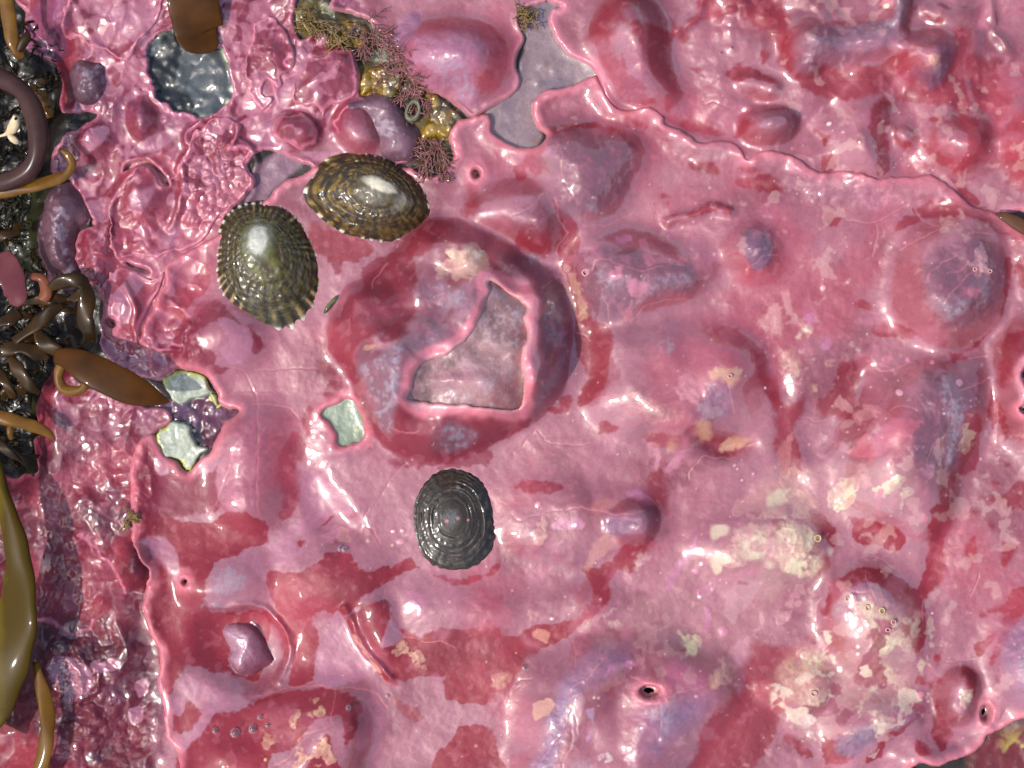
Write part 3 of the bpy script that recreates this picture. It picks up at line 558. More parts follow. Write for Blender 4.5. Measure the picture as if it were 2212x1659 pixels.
# rims, smaller pale lilac growths, cream bleached scabs
for k, pts, c, a, soft, fr in [
 (11, [(1380,160),(1450,80),(1600,50),(1728,-20),(1800,40),(1870,60),(1950,110),(1990,170),(1990,320),(1960,400),(1850,420),(1760,410),(1700,380),(1690,310),(1600,270),(1480,340),(1330,310),(1400,220)], (222, 180, 160), .9, 3, 9),
 (12, [(-40,120),(150,50),(220,70),(330,100),(360,150),(375,250),(370,380),(280,400),(160,400),(170,320),(250,260),(150,190),(60,180),(-20,230)], CREAM, .95, 3, 8),
 (12, [(630,540),(690,540),(760,590),(830,640),(900,690),(870,720),(830,700),(750,760),(730,830),(680,680),(610,640)], CREAM, 1, 2, 5),
 (12, [(580,640),(640,600),(720,700),(760,800),(740,900),(680,860),(640,720)], (222, 160, 155), .8, 4, 8),
 (12, [(740,830),(900,740),(970,850),(960,920),(920,900),(900,850),(800,900),(760,860)], CREAM, 1, 2, 6),
 (12, [(750,900),(800,900),(760,960),(830,970),(930,1080),(965,1180),(880,1240),(935,1160),(880,1110),(800,1090),(740,1040)], (228, 190, 165), .95, 2, 6),
 (12, [(1120,690),(1140,700),(1130,820),(1170,880),(1110,900),(1120,1030),(1090,1000),(1060,1030),(1050,990),(1080,900),(1095,800)], CREAM, .95, 2, 6),
 (12, [(150,1000),(250,960),(300,920),(430,930),(440,980),(520,1000),(450,1040),(380,1040),(360,1100),(480,1180),(420,1280),(330,1260),(220,1220),(180,1120)], (222, 168, 140), .9, 3, 10),
 (12, [(290,940),(420,920),(430,970),(330,1000)], CREAM, .8, 3, 8), (12, [(300,1160),(420,1150),(440,1250),(340,1270)], CREAM, .7, 3, 8),
 (12, [(190,1310),(300,1260),(430,1290),(360,1380),(385,1475),(290,1400)], (236, 205, 190), .95, 2, 6), (12, [(650,1250),(700,1160),(775,1135),(750,1180),(680,1230),(650,1310),(635,1290)], CREAM, .95, 2, 4),
 (12, [(720,1370),(800,1315),(870,1350),(800,1410),(740,1420)], CREAM, .9, 2, 6), (12, [(715,1570),(770,1545),(775,1585),(730,1605)], (240, 225, 215), .9, 1.5, 2), (12, [(1300,1150),(1350,1140),(1360,1200),(1340,1240),(1310,1200)], CREAM, .8, 2, 4),
 (12, [(200,480),(300,450),(300,540),(220,560)], (226, 170, 165), .8, 3, 9), (12, [(130,650),(190,640),(200,690),(140,700)], (226, 160, 160), .7, 3, 6), (12, [(20,640),(50,700),(20,730)], (226, 170, 165), .6, 2, 4),
 (12, [(900,660),(960,660),(990,690),(1030,700),(1030,760),(1000,740),(960,690)], CREAM, .9, 2, 4),
 (8, [(490,1500),(590,1430),(625,1500),(610,1570),(560,1659),(500,1600)], CREAM, .95, 2, 5), (8, [(720,1500),(800,1430),(870,1385),(905,1440),(830,1500),(780,1560),(710,1550)], CREAM, .95, 2, 6),
 (8, [(890,1500),(970,1460),(960,1530),(910,1570),(895,1650),(880,1560)], CREAM, .95, 2, 4), (8, [(1285,1130),(1320,1060),(1345,1120),(1390,1140),(1350,1260),(1310,1270),(1285,1220)], CREAM, .95, 2, 4),
 (8, [(160,1430),(330,1400),(320,1520),(380,1600),(300,1690),(180,1690),(200,1560)], (228, 180, 160), .85, 3, 10), (8, [(-20,1620),(120,1600),(180,1690),(-20,1690)], CREAM, .9, 3, 8), (8, [(650,1400),(690,1450),(680,1500),(640,1480)], (228, 170, 170), .8, 3, 5),
 (8, [(255,520),(300,450),(345,490),(300,510)], CREAM, .95, 1.5, 3), (8, [(170,1150),(250,1060),(270,1070),(220,1250),(180,1390),(150,1330)], (206, 130, 125), .5, 3, 9), (8, [(60,350),(140,310),(130,460),(70,460),(30,410)], (216, 140, 140), .8, 3, 4),
 (8, [(150,220),(210,220),(205,310),(180,310)], (214, 140, 140), .8, 3, 4), (8, [(180,650),(240,660),(240,750),(190,740)], (224, 180, 150), .8, 4, 5), (8, [(420,680),(500,670),(500,700),(440,740)], (220, 160, 145), .8, 3, 4), (8, [(330,840),(370,830),(380,880),(340,880)], TAN, .7, 3, 4),
 (8, [(620,980),(720,960),(760,1010),(680,1080),(610,1060)], (226, 150, 150), .8, 4, 6), (8, [(560,1280),(600,1230),(860,1070),(1010,1060),(980,1120),(860,1180),(700,1300)], (206, 104, 118), .7, 3, 10),
 (8, [(520,1230),(580,1220),(570,1280),(520,1270)], (228, 160, 160), .7, 3, 5),
 (7, [(1090,850),(1120,800),(1220,830),(1220,900),(1130,920),(1085,880)], (222, 150, 160), .8, 3, 10), (7, [(1270,770),(1340,740),(1400,730),(1470,740),(1410,830),(1360,820),(1340,790),(1280,800)], TAN, .9, 2, 5),
 (7, [(1200,1090),(1270,1080),(1280,1180),(1220,1180)], TAN, .75, 3, 6), (7, [(1200,960),(1270,960),(1290,990),(1340,970),(1330,1020),(1250,1020)], (176, 130, 140), .8, 2, 5), (7, [(1360,1200),(1430,1160),(1540,1180),(1400,1250)], TAN, .8, 2, 6),
 (7, [(750,180),(850,180),(870,230),(800,290),(760,250)], (208, 128, 145), .8, 3, 8), (7, [(830,0),(940,-20),(1120,20),(1010,60),(860,60)], (206, 112, 128), .7, 3, 9), (7, [(650,80),(700,80),(690,140),(650,140)], (206, 120, 140), .7, 3, 6),
 (7, [(365,60),(390,90),(410,200),(455,290),(470,380),(430,370),(390,270),(365,150)], (212, 164, 132), .9, 2, 5), (7, [(340,170),(365,250),(405,340),(390,350),(350,260)], (212, 164, 132), .85, 2, 4), (7, [(1620,380),(1728,300),(1728,490),(1650,480)], (216, 150, 145), .8, 3, 4),
 (7, [(870,1210),(940,1210),(960,1300),(940,1390),(900,1280)], (206, 130, 140), .8, 3, 6), (7, [(1000,1400),(1090,1180),(1150,1150),(1120,1300),(1040,1420)], (208, 124, 144), .7, 3, 6), (7, [(980,1230),(1030,1180),(1060,1220),(1000,1290)], TAN, .7, 3, 5),
 (7, [(740,1540),(800,1510),(870,1560),(900,1610),(840,1590)], LILAC, .8, 2, 5), (7, [(1480,900),(1580,850),(1640,950),(1600,1100),(1520,1150),(1480,1050)], (206, 120, 130), .6, 5, 10), (7, [(1430,1630),(1560,1500),(1728,1490),(1760,1690),(1460,1690)], (206, 140, 135), .7, 4, 10),
 (7, [(560,1540),(680,1570),(600,1640),(520,1620)], (210, 124, 118), .7, 5, 6), (7, [(700,380),(740,330),(760,290),(770,400),(740,420)], (206, 118, 130), .6, 3, 6),
 (6, [(1165,80),(1280,40),(1250,0),(1330,-30),(1480,-30),(1515,80),(1480,115),(1330,168),(1290,150),(1300,120),(1200,135)], (240, 208, 176), 1, 2, 6), (6, [(700,620),(790,590),(800,610),(720,640)], TAN, .6, 2, 3),
 (10, [(910,900),(960,840),(1000,910),(1060,910),(1100,960),(1090,995),(1040,970),(1000,940),(930,920)], (214, 160, 132), 1, 1.5, 4), (10, [(395,1250),(470,1230),(475,1270),(370,1305)], (220, 170, 130), 1, 1.5, 3),
 (10, [(275,1490),(320,1430),(310,1540),(420,1530),(440,1460),(475,1455),(515,1570),(470,1590),(400,1550),(300,1610),(270,1620),(300,1570)], (236, 180, 145), .95, 2, 5), (10, [(75,1400),(110,1420),(210,1410),(140,1470),(100,1495),(75,1480)], (220, 160, 130), .95, 2, 4),
 (10, [(240,1380),(270,1310),(305,1280),(280,1350)], (222, 172, 140), .9, 1.5, 2), (10, [(1570,1090),(1620,1050),(1655,1080),(1600,1125)], (222, 165, 140), .9, 2, 3), (10, [(510,110),(600,110),(625,210),(580,200),(510,180)], (226, 165, 145), .9, 2, 4),
 (10, [(640,805),(660,815),(725,885),(765,970),(835,1050),(800,1040),(700,905)], (216, 150, 125), .9, 1.5, 2), (10, [(415,1600),(450,1580),(445,1620)], (228, 180, 150), .9, 1.5, 2), (10, [(90,1570),(120,1620),(110,1690),(60,1690)], TAN, .8, 3, 5),
 (10, [(400,160),(480,120),(520,90),(540,160),(460,190)], (216, 130, 150), .8, 3, 5), (10, [(380,1200),(410,1190),(405,1215)], (224,176,140), .9, 1.5, 1), (10, [(980,520),(1100,560),(1090,670),(1060,680),(1060,600)], LILAC, .5, 4, 6),
 (11, [(1070,775),(1205,805),(1195,890),(1120,905),(1100,850)], (226, 206, 160), 1, 2, 3), (11, [(1285,1050),(1335,1015),(1355,1070),(1300,1115)], (228, 190, 150), .95, 2, 3), (11, [(165,170),(190,50),(225,40),(240,130),(200,180)], (220, 170, 150), .8, 3, 8),
 (11, [(470,340),(520,230),(640,150),(690,190),(600,300),(480,380)], (206, 140, 124), .6, 4, 10), (11, [(150,1240),(240,1175),(275,1240),(230,1280),(165,1320)], (210, 150, 125), .9, 2, 4), (11, [(440,750),(540,680),(660,620),(670,640),(560,700),(450,770)], (228, 190, 170), .8, 2, 6),
 (11, [(600,720),(680,700),(690,730),(620,750)], (228, 185, 170), .8, 2, 5), (11, [(555,1545),(625,1530),(630,1560),(570,1575)], (244, 232, 226), .9, 2, 4), (11, [(735,1545),(790,1485),(790,1530),(745,1560)], (242, 214, 214), .9, 2, 4),
 (11, [(805,290),(850,265),(880,300),(830,350)], (232, 190, 185), .9, 2, 3), (11, [(1000,480),(1090,320),(1180,160),(1170,250),(1090,380),(1030,510),(960,510)], LILAC, .7, 3, 7), (11, [(1210,480),(1280,470),(1300,520),(1230,550),(1200,520)], (222, 150, 185), .9, 2, 4),
 (11, [(1000,960),(1060,900),(1200,1000),(1220,1080),(1100,1130),(1000,1060)], (196, 104, 132), .6, 4, 9), (11, [(1320,920),(1400,1000),(1410,1080),(1380,1060),(1340,980)], (216, 160, 145), .8, 2, 4), (11, [(1440,860),(1530,780),(1540,920),(1460,980)], (218, 150, 160), .6, 3, 9),
 (11, [(640,990),(760,950),(770,980),(640,1010)], LILAC, .7, 2, 3), (11, [(340,1320),(430,1150),(470,1180),(450,1290),(420,1440),(360,1500),(400,1360)], (178, 118, 134), .7, 2, 4), (11, [(490,1250),(530,1230),(520,1380),(480,1450),(480,1400),(510,1340)], (186, 150, 176), .6, 2, 3),
 (11, [(60,660),(120,620),(170,660),(150,710),(70,690)], (222, 150, 148), .8, 2, 3), (11, [(160,800),(240,790),(230,850),(180,840)], (214, 140, 120), .8, 2, 3), (11, [(1040,480),(1110,480),(1140,560),(1230,590),(1220,610),(1130,590),(1060,520)], (216, 166, 156), .8, 2, 5),
 (11, [(1400,560),(1440,440),(1560,420),(1620,440),(1560,560),(1480,650),(1440,740),(1390,660)], (204, 148, 150), .6, 4, 8), (11, [(1200,580),(1300,400),(1500,350),(1600,380),(1500,440),(1400,520),(1360,640)], (196, 124, 136), .6, 6, 8),
 (11, [(1240,640),(1280,640),(1290,740),(1250,740)], LILAC, .7, 2, 4), (11, [(260,70),(420,40),(460,90),(300,110)], LILAC, .7, 3, 6), (11, [(870,1400),(930,1370),(940,1410),(890,1470)], (180,122,134), .7, 3, 3),
 (4, [(1050,410),(1130,395),(1145,430),(1080,455),(1060,440)], (230, 170, 140), .9, 2, 2), (4, [(795,-40),(855,-40),(850,60),(840,90),(800,80)], (240, 160, 170), .9, 2, 2), (4, [(390,240),(425,225),(420,260),(395,270)], (226, 160, 165), .8, 2, 2),
 (4, [(1430,80),(1480,80),(1470,190),(1420,170)], (214, 120, 140), .8, 3, 4), (4, [(820,1230),(860,1210),(830,1330),(800,1340),(790,1290)], (210, 124, 140), .7, 3, 3),
 (8, [(1340,130),(1360,20),(1390,-40),(1420,60),(1480,100),(1470,130),(1410,120),(1360,140)], (228, 170, 170), .85, 2, 4), (8, [(1290,250),(1340,210),(1400,220),(1380,270)], (206, 110, 130), .8, 3, 5), (8, [(300,400),(350,370),(360,430),(330,480),(310,440)], LILAC, .7, 2, 4),
 (8, [(410,540),(460,520),(470,590),(420,610)], LILAC, .6, 2, 4), (8, [(790,700),(850,660),(850,690),(800,720)], (232, 130, 150), .8, 2, 3), (8, [(1010,1370),(1060,1330),(1100,1390),(1060,1440)], (226, 150, 165), .9, 2, 3), (8, [(750,1500),(780,1490),(770,1560),(720,1560)], (214, 130, 150), .9, 2, 3),
 (0, [(2095, 545), (2115, 530), (2120, 580), (2095, 590)], (228, 160, 165), .7, 2, 4), (3, [(670,1560),(740,1540),(770,1580),(700,1600)], LILAC, .7, 2, 4), (3, [(820,1580),(860,1560),(880,1640),(840,1640)], (208,120,140), .7, 2, 5),
 (3, [(1270,1320),(1310,1310),(1310,1340),(1280,1350)], (226,150,170), .8, 2, 2), (3, [(320,840),(370,820),(370,850),(330,860)], (236, 170, 160), .8, 2, 2), (3, [(400,755),(440,745),(430,775),(400,770)], (226, 150, 140), .8, 2, 2)]:
    P(k, pts, c, soft, fr, a, wet=0.35 if sum(c) > 560 else None, rou=0.5 if sum(c) > 560 else None, fine=3.5)
# holes and speckle inside the large scabs
scab = sdf(C(0, [(1540, 1080), (1770, 1060), (1780, 1240), (1540, 1250)]), 10)
mixin(scab[0], (160, 74, 84), sstep(0, 10, scab[1]) * sstep(0.42, 0.7, fbm(26, 81, 3)[scab[0]]) * .75)
mixin(scab[0], CREAM, sstep(0, 10, scab[1]) * sstep(0.45, 0.7, fbm(50, 82, 3)[scab[0]]) * .7)
scab = sdf(C(0, [(1680, 1400), (1960, 1330), (1990, 1600), (1700, 1600)]), 10)
mixin(scab[0], (150, 58, 70), sstep(0, 10, scab[1]) * sstep(0.5, 0.66, fbm(40, 83, 4)[scab[0]]) * .8)
mixin(scab[0], (236, 206, 180), sstep(0, 10, scab[1]) * sstep(0.55, 0.75, fbm(34, 84, 4)[scab[0]]) * .8)
# general flecks: small pale growths scattered on the right-hand crust, tiny dots everywhere
fleck = sstep(0.62, 0.72, fbm(34, 85, 3) + 0.25 * N_MID) * (1 - left) * sstep(900, 1500, GX + 0.4 * GY)
mixin(np.s_[:, :], (206, 120, 140), blur(fleck, 1.5) * 0.3)
fleck2 = sstep(0.62, 1.0, fbm(18, 86, 3) + 0.6 * fbm(240, 87, 2) - 0.25) * (1 - left) * sstep(1000, 1700, GX)
mixin(np.s_[:, :], (214, 160, 152), fleck2 * 0.45)
mixin(np.s_[:, :], (150, 88, 112), sstep(0.3, 0.9, fbm(30, 88, 3)) * (1 - isred) * 0.22)
mixin(np.s_[:, :], (216, 128, 140), sstep(0.4, 1.0, fbm(9, 89, 2)) * 0.18)

RUFFLES = []
def line(k, pts, col, w=1.6, a=0.8, warp=1.6):
    p = smooth_line(C(k, pts), 5); s = box(p, w * 4 + 12)
    if s[0].stop <= s[0].start or s[1].stop <= s[1].start:
        return
    d = seg_dist(gx[None, s[1]] + WX[s] * warp, gy[s[0], None] + WY[s] * warp, p, False)
    mixin(s, col, sstep(w * 2, w * 0.5, d) * a * (0.75 + 0.25 * np.clip(N_FIN[s] * 2, -1, 1)))
    H[s] += -0.8 * np.exp(-(d / (w * 1.3)) ** 2)
VEIN = (206, 124, 126)
for k, pts in [(7, [(500,110),(550,40),(620,40),(700,80),(780,95),(900,90),(1000,70),(1120,60)]), (7, [(280,150),(220,200),(160,255)]), (7, [(420,490),(480,500),(520,540)]), (7, [(0,1280),(120,1150),(160,1110),(240,1180),(340,1210),(500,1210)]),
               (7, [(750,430),(870,340),(1000,310),(1180,270)]), (7, [(1385,840),(1410,900),(1410,1000)]), (7, [(1140,1440),(1150,1390),(1240,1290),(1400,1300)]), (7, [(360,1660),(450,1635),(560,1640),(640,1655),(720,1640),(830,1645)]),
               (7, [(610,420),(600,340),(560,290),(570,220)]), (7, [(1540,80),(1640,20),(1728,0)]), (3, [(430,1480),(560,1490),(660,1470),(770,1400)]), (3, [(360,1500),(310,1450),(290,1380),(260,1300)]), (3, [(360,1500),(320,1560),(290,1659)]),
               (3, [(1260,660),(1310,640),(1400,680),(1540,690),(1720,690)]), (3, [(290,960),(310,1030),(310,1180),(350,1260),(400,1350)]), (3, [(0,1430),(80,1370),(190,1280)]), (4, [(560,1420),(700,1450),(820,1410),(950,1350)]),
               (4, [(910,1640),(1050,1570),(1200,1490),(1380,1530),(1500,1530)]), (4, [(1010,1350),(1080,1440),(1150,1480)]), (4, [(750,1460),(740,1560),(710,1659)]), (4, [(560,1080),(700,1180),(860,1200)]), (8, [(1340,80),(1190,125)]),
               (8, [(1340,130),(1250,200),(1190,270),(1170,300)]), (8, [(1180,790),(1210,900),(1215,1030),(1150,1180),(1140,1270)]), (8, [(1170,1160),(1090,1220),(1050,1280),(1030,1340)]), (8, [(1270,870),(1370,830),(1480,795)]),
               (8, [(1060,180),(1100,110),(1180,60),(1270,0)]), (8, [(290,1030),(380,1050),(480,1035)]), (8, [(720,690),(800,760),(1000,720)]), (8, [(1520,940),(1530,1060),(1510,1250)]), (8, [(1330,650),(1450,655)]), (8, [(840,1000),(900,960),(990,1000)]),
               (6, [(0,745),(160,740),(320,750),(420,740)]), (6, [(0,995),(100,990),(200,1010),(300,1050)]), (6, [(30,1659),(40,1400),(30,1000),(0,860)]), (6, [(770,1640),(860,1480),(980,1330)]), (6, [(890,1115),(960,1130),(1040,1135),(1060,1125)]),
               (6, [(450,520),(480,620),(500,660)]), (6, [(760,220),(770,160),(830,90),(860,60)]), (6, [(1530,130),(1600,120),(1640,80)]), (10, [(730,0),(720,60),(790,120),(820,200)]), (10, [(720,60),(690,130),(660,180)]),
               (10, [(100,1640),(240,1560),(320,1430),(480,1380),(500,1290),(520,1140)]), (10, [(840,510),(880,650),(900,720),(960,820),(860,880)]), (10, [(960,820),(1080,830),(1230,830),(1300,880)]), (10, [(1640,1240),(1690,1160),(1728,1120)]),
               (10, [(0,1200),(160,1160),(340,1130),(520,1130),(760,1190),(840,1280)]), (11, [(620,940),(480,1050),(380,1150),(370,1240),(310,1400),(220,1560),(200,1600)]), (11, [(370,1240),(420,1310),(430,1400)]), (11, [(390,1340),(390,1450),(340,1560),(320,1659)]),
               (11, [(950,1200),(960,1300),(950,1430)]), (11, [(390,840),(410,930),(400,1000)]), (11, [(760,1050),(850,1090)]), (11, [(970,1170),(1080,1140),(1220,1110)]), (11, [(0,20),(60,60),(150,20),(330,0)]), (11, [(0,1180),(60,1090),(150,1070)]),
               (12, [(690,370),(700,450),(740,520),(760,560)]), (12, [(500,450),(560,500),(610,510),(710,490)]), (12, [(600,300),(700,270),(820,310),(880,360)]), (12, [(1340,540),(1400,460),(1420,400)]), (12, [(380,560),(350,640),(360,720)]),
               (12, [(1070,570),(1080,640),(1075,700)]), (12, [(1200,960),(1280,940),(1380,930)]), (9, [(1640,950),(1600,880),(1560,830)]), (5, [(1400,1600),(1480,1400),(1540,1250),(1600,1180)]), (5, [(1500,710),(1600,760),(1680,900)]),
               (5, [(1728,1130),(1690,1220),(1680,1320)]), (1, [(1340,830),(1300,920),(1360,1010)])]:
    line(k, pts, VEIN if k != 10 else (226, 120, 120), 1.25, 0.62, 1.8)
for k, pts in [(1, [(1310, 790), (1220, 860), (1210, 920), (1240, 960), (1180, 1040), (1150, 1100)]), (1, [(1580, 780), (1540, 820), (1550, 900), (1490, 950), (1600, 960), (1660, 1030), (1640, 1120), (1650, 1240), (1600, 1310)]),
               (2, [(280, 350), (240, 400), (270, 450), (200, 500), (130, 560), (80, 540), (110, 640), (90, 720), (40, 740)]), (2, [(640, 330), (690, 440), (660, 500), (680, 590), (640, 640)]), (5, [(990, 540), (1010, 600), (1090, 610), (1180, 620)]),
               (5, [(1070, 70), (1085, 160), (1060, 210), (1000, 320), (940, 440), (905, 560)]), (2, [(560, 860), (540, 780), (600, 700), (700, 660)]), (1, [(1060, 700), (1150, 750), (1280, 770), (1330, 740)]), (9, [(560, 170), (620, 300), (700, 380), (760, 470), (810, 560)]), (9, [(280, 660), (400, 690), (470, 780), (560, 760), (620, 690)])]:
    line(k, pts, (236, 132, 156), 3.0, .8, 3.2)
line(0, [(1290, 190), (1330, 236), (1400, 250), (1480, 290), (1560, 314), (1640, 345), (1720, 358), (1790, 390), (1870, 396), (1960, 398), (2040, 410), (2090, 455), (2160, 490), (2230, 525)], (214, 128, 140), 9.0, .55, 2.0)
for k, (x, y), r, c in [(7, (1440,1352), 9, (232,170,190)), (7, (1458,1378), 6, (240,200,205)), (7, (1565,1412), 9, (226,130,160)), (7, (1487,1450), 7, (232,200,200)), (7, (172,1605), 17, (232,150,170)), (7, (1635,852), 6, (248,230,225)), (7, (470,115), 22, (206,140,150)),
                        (8, (890,880), 22, (230,165,175)), (8, (1275,820), 22, (230,150,165)), (8, (965,680), 15, (226,130,150)), (8, (1115,690), 15, (226,135,150)), (8, (418,205), 18, (230,160,165)), (8, (45,852), 7, (250,235,230)), (8, (1165,1015), 7, (240,200,200)),
                        (11, (375,1225), 13, (230,190,140)), (11, (530,1170), 9, (214,180,150)), (11, (455,1075), 10, (230,150,160)), (11, (408,1185), 7, (240,225,225)), (11, (1180,1168), 11, (230,160,175)), (11, (990,1178), 11, (226,130,160)), (11, (262,687), 11, (236,200,180)),
                        (11, (407,78), 14, (246,228,230)), (11, (1215,340), 11, (250,236,236)), (11, (1188,385), 18, (226,140,170)), (11, (1215,552), 11, (248,232,236)), (11, (1365,770), 30, (214,130,150)), (11, (950,1440), 10, (236,214,190)), (10, (735,180), 15, (222,150,130)),
                        (10, (900,125), 12, (228,160,165)), (10, (958,120), 11, (228,160,165)), (10, (940,190), 20, (228,150,160)), (10, (890,212), 10, (226,176,140)), (10, (78,1577), 10, (230,190,130)), (12, (1130,650), 7, (244,220,220)), (12, (630,855), 13, (236,220,200)),
                        (12, (632,903), 12, (236,220,200)), (12, (530,1022), 16, (236,224,200)), (12, (1055,1180), 20, (220,130,150)), (12, (1050,30), 18, (220,120,140)), (4, (815,62), 17, (244,232,210)), (3, (1355,352), 6, (60,30,30)), (3, (1420,320), 8, (40,20,22)), (4, (460,810), 14, (250,225,225))]:
    cx, cy = C(k, [(x, y)])[0]; r = r / 3.0
    s = box(np.array([[cx, cy]]), r + 12)
    d = np.hypot(gx[None, s[1]] + WX[s] * .5 - cx, gy[s[0], None] + WY[s] * .5 - cy)
    mixin(s, c, sstep(r + 1.2, r - 1.2, d) * .92); H[s] += 2.0 * np.exp(-(d / r) ** 2)
for i in range(420):       # pinhead dots
    cx = RS.uniform(650, 2200); cy = RS.uniform(200, 1650)
    if RS.rand() > 0.25 + 0.75 * (cx - 650) / 1550: continue
    r = RS.choice([1.3, 1.6, 2.0, 2.8], p=[.45, .3, .18, .07])
    s = box(np.array([[cx, cy]]), r + 5)
    d = np.hypot(gx[None, s[1]] - cx, gy[s[0], None] - cy)
    mixin(s, (238, 178, 176) if i % 3 else (240, 205, 190), sstep(r + 1.6, r - .6, d) * .5); H[s] += 0.8 * np.exp(-(d / r) ** 2)

# ------------------------------------------------------------------ materials
def new_mat(name):
    m = bpy.data.materials.new(name); m.use_nodes = True
    nt = m.node_tree
    return m, nt, nt.nodes["Principled BSDF"]
def link(nt, a, b): nt.links.new(a, b)
def noise_node(nt, scale, detail=4, rough=0.6, vec=None):
    n = nt.nodes.new("ShaderNodeTexNoise")
    n.inputs["Scale"].default_value = scale; n.inputs["Detail"].default_value = detail; n.inputs["Roughness"].default_value = rough
    if vec is not None: link(nt, vec, n.inputs["Vector"])
    return n
def surf_mat(name, bump=0.35, grain=0.22, fine=1500.0, coat_rough=0.035, spec=0.2, coat_ior=1.85):
    """colour, wetness and roughness come from the mesh; grain and pores are procedural"""
    m, nt, b = new_mat(name)
    geo = nt.nodes.new("ShaderNodeNewGeometry")
    at = nt.nodes.new("ShaderNodeAttribute"); at.attribute_name = "surface_colour"
    wt = nt.nodes.new("ShaderNodeAttribute"); wt.attribute_name = "wet"
    ro = nt.nodes.new("ShaderNodeAttribute"); ro.attribute_name = "rough"
    n1 = noise_node(nt, fine, 5, 0.65, geo.outputs["Position"])
    n2 = noise_node(nt, fine * 0.3, 4, 0.6, geo.outputs["Position"])
    mr = nt.nodes.new("ShaderNodeMapRange"); mr.inputs["From Min"].default_value = 0.3; mr.inputs["From Max"].default_value = 0.7
    mr.inputs["To Min"].default_value = 1 - grain; mr.inputs["To Max"].default_value = 1 + grain
    ad = nt.nodes.new("ShaderNodeMath"); ad.operation = 'ADD'; ad.inputs[1].default_value = 0
    mx = nt.nodes.new("ShaderNodeMath"); mx.operation = 'MULTIPLY_ADD'; mx.inputs[1].default_value = 0.5
    hf = nt.nodes.new("ShaderNodeMath"); hf.operation = 'MULTIPLY'; hf.inputs[1].default_value = 0.5
    link(nt, n2.outputs["Fac"], hf.inputs[0]); link(nt, n1.outputs["Fac"], mx.inputs[0]); link(nt, hf.outputs[0], mx.inputs[2])
    link(nt, mx.outputs[0], mr.inputs["Value"])
    vm = nt.nodes.new("ShaderNodeVectorMath"); vm.operation = 'SCALE'
    link(nt, at.outputs["Color"], vm.inputs[0]); link(nt, mr.outputs[0], vm.inputs["Scale"])
    link(nt, vm.outputs[0], b.inputs["Base Color"])
    link(nt, ro.outputs["Fac"], b.inputs["Roughness"])
    link(nt, wt.outputs["Fac"], b.inputs["Coat Weight"])
    b.inputs["Coat Roughness"].default_value = coat_rough
    b.inputs["Coat IOR"].default_value = coat_ior
    b.inputs["Specular IOR Level"].default_value = spec
    bp = nt.nodes.new("ShaderNodeBump"); bp.inputs["Strength"].default_value = bump; bp.inputs["Distance"].default_value = 0.0006
    link(nt, mx.outputs[0], bp.inputs["Height"])
    link(nt, bp.outputs[0], b.inputs["Normal"])
    b2 = nt.nodes.new("ShaderNodeBump"); b2.inputs["Strength"].default_value = bump * 0.35; b2.inputs["Distance"].default_value = 0.0006
    link(nt, n2.outputs["Fac"], b2.inputs["Height"])
    link(nt, b2.outputs[0], b.inputs["Coat Normal"])
    return m
M_CRUST = surf_mat("wet_coralline_crust", 0.42, 0.2)
M_KNOB = surf_mat("knobbly_coralline_crust", 0.5, 0.26, coat_rough=0.035)
M_ROCK = surf_mat("wet_rock", 0.6, 0.3, 900, 0.08)
M_STONE = surf_mat("dry_crusted_stone", 0.9, 0.3, 1300, 0.25, 0.3, 1.5)
M_SHELL = surf_mat("wet_shell", 0.6, 0.35, 1100, 0.09, 0.2, 1.5)
M_SPONGE = surf_mat("sponge", 0.5, 0.3, 1000, 0.08)
def plain_mat(name, col, col2=None, rough=0.4, coat=0.5, scale=200.0, bump=0.1, trans=0.0, coat_rough=0.06):
    m, nt, b = new_mat(name)
    geo = nt.nodes.new("ShaderNodeNewGeometry")
    n = noise_node(nt, scale, 5, 0.6, geo.outputs["Position"])
    rp = nt.nodes.new("ShaderNodeValToRGB")
    c1 = tuple(lin(col)) + (1,); c2 = tuple(lin(col2 or col)) + (1,)
    rp.color_ramp.elements[0].position = 0.35; rp.color_ramp.elements[0].color = c1
    rp.color_ramp.elements[1].position = 0.65; rp.color_ramp.elements[1].color = c2
    link(nt, n.outputs["Fac"], rp.inputs[0]); link(nt, rp.outputs[0], b.inputs["Base Color"])
    b.inputs["Roughness"].default_value = rough; b.inputs["Coat Weight"].default_value = coat; b.inputs["Coat Roughness"].default_value = coat_rough
    b.inputs["Specular IOR Level"].default_value = 0.05; b.inputs["Coat IOR"].default_value = 1.3
    if bump:
        bp = nt.nodes.new("ShaderNodeBump"); bp.inputs["Strength"].default_value = bump; bp.inputs["Distance"].default_value = 0.0008
        link(nt, n.outputs["Fac"], bp.inputs["Height"]); link(nt, bp.outputs[0], b.inputs["Normal"])
    if trans:
        b.inputs["Transmission Weight"].default_value = trans; b.inputs["IOR"].default_value = 1.33
    return m

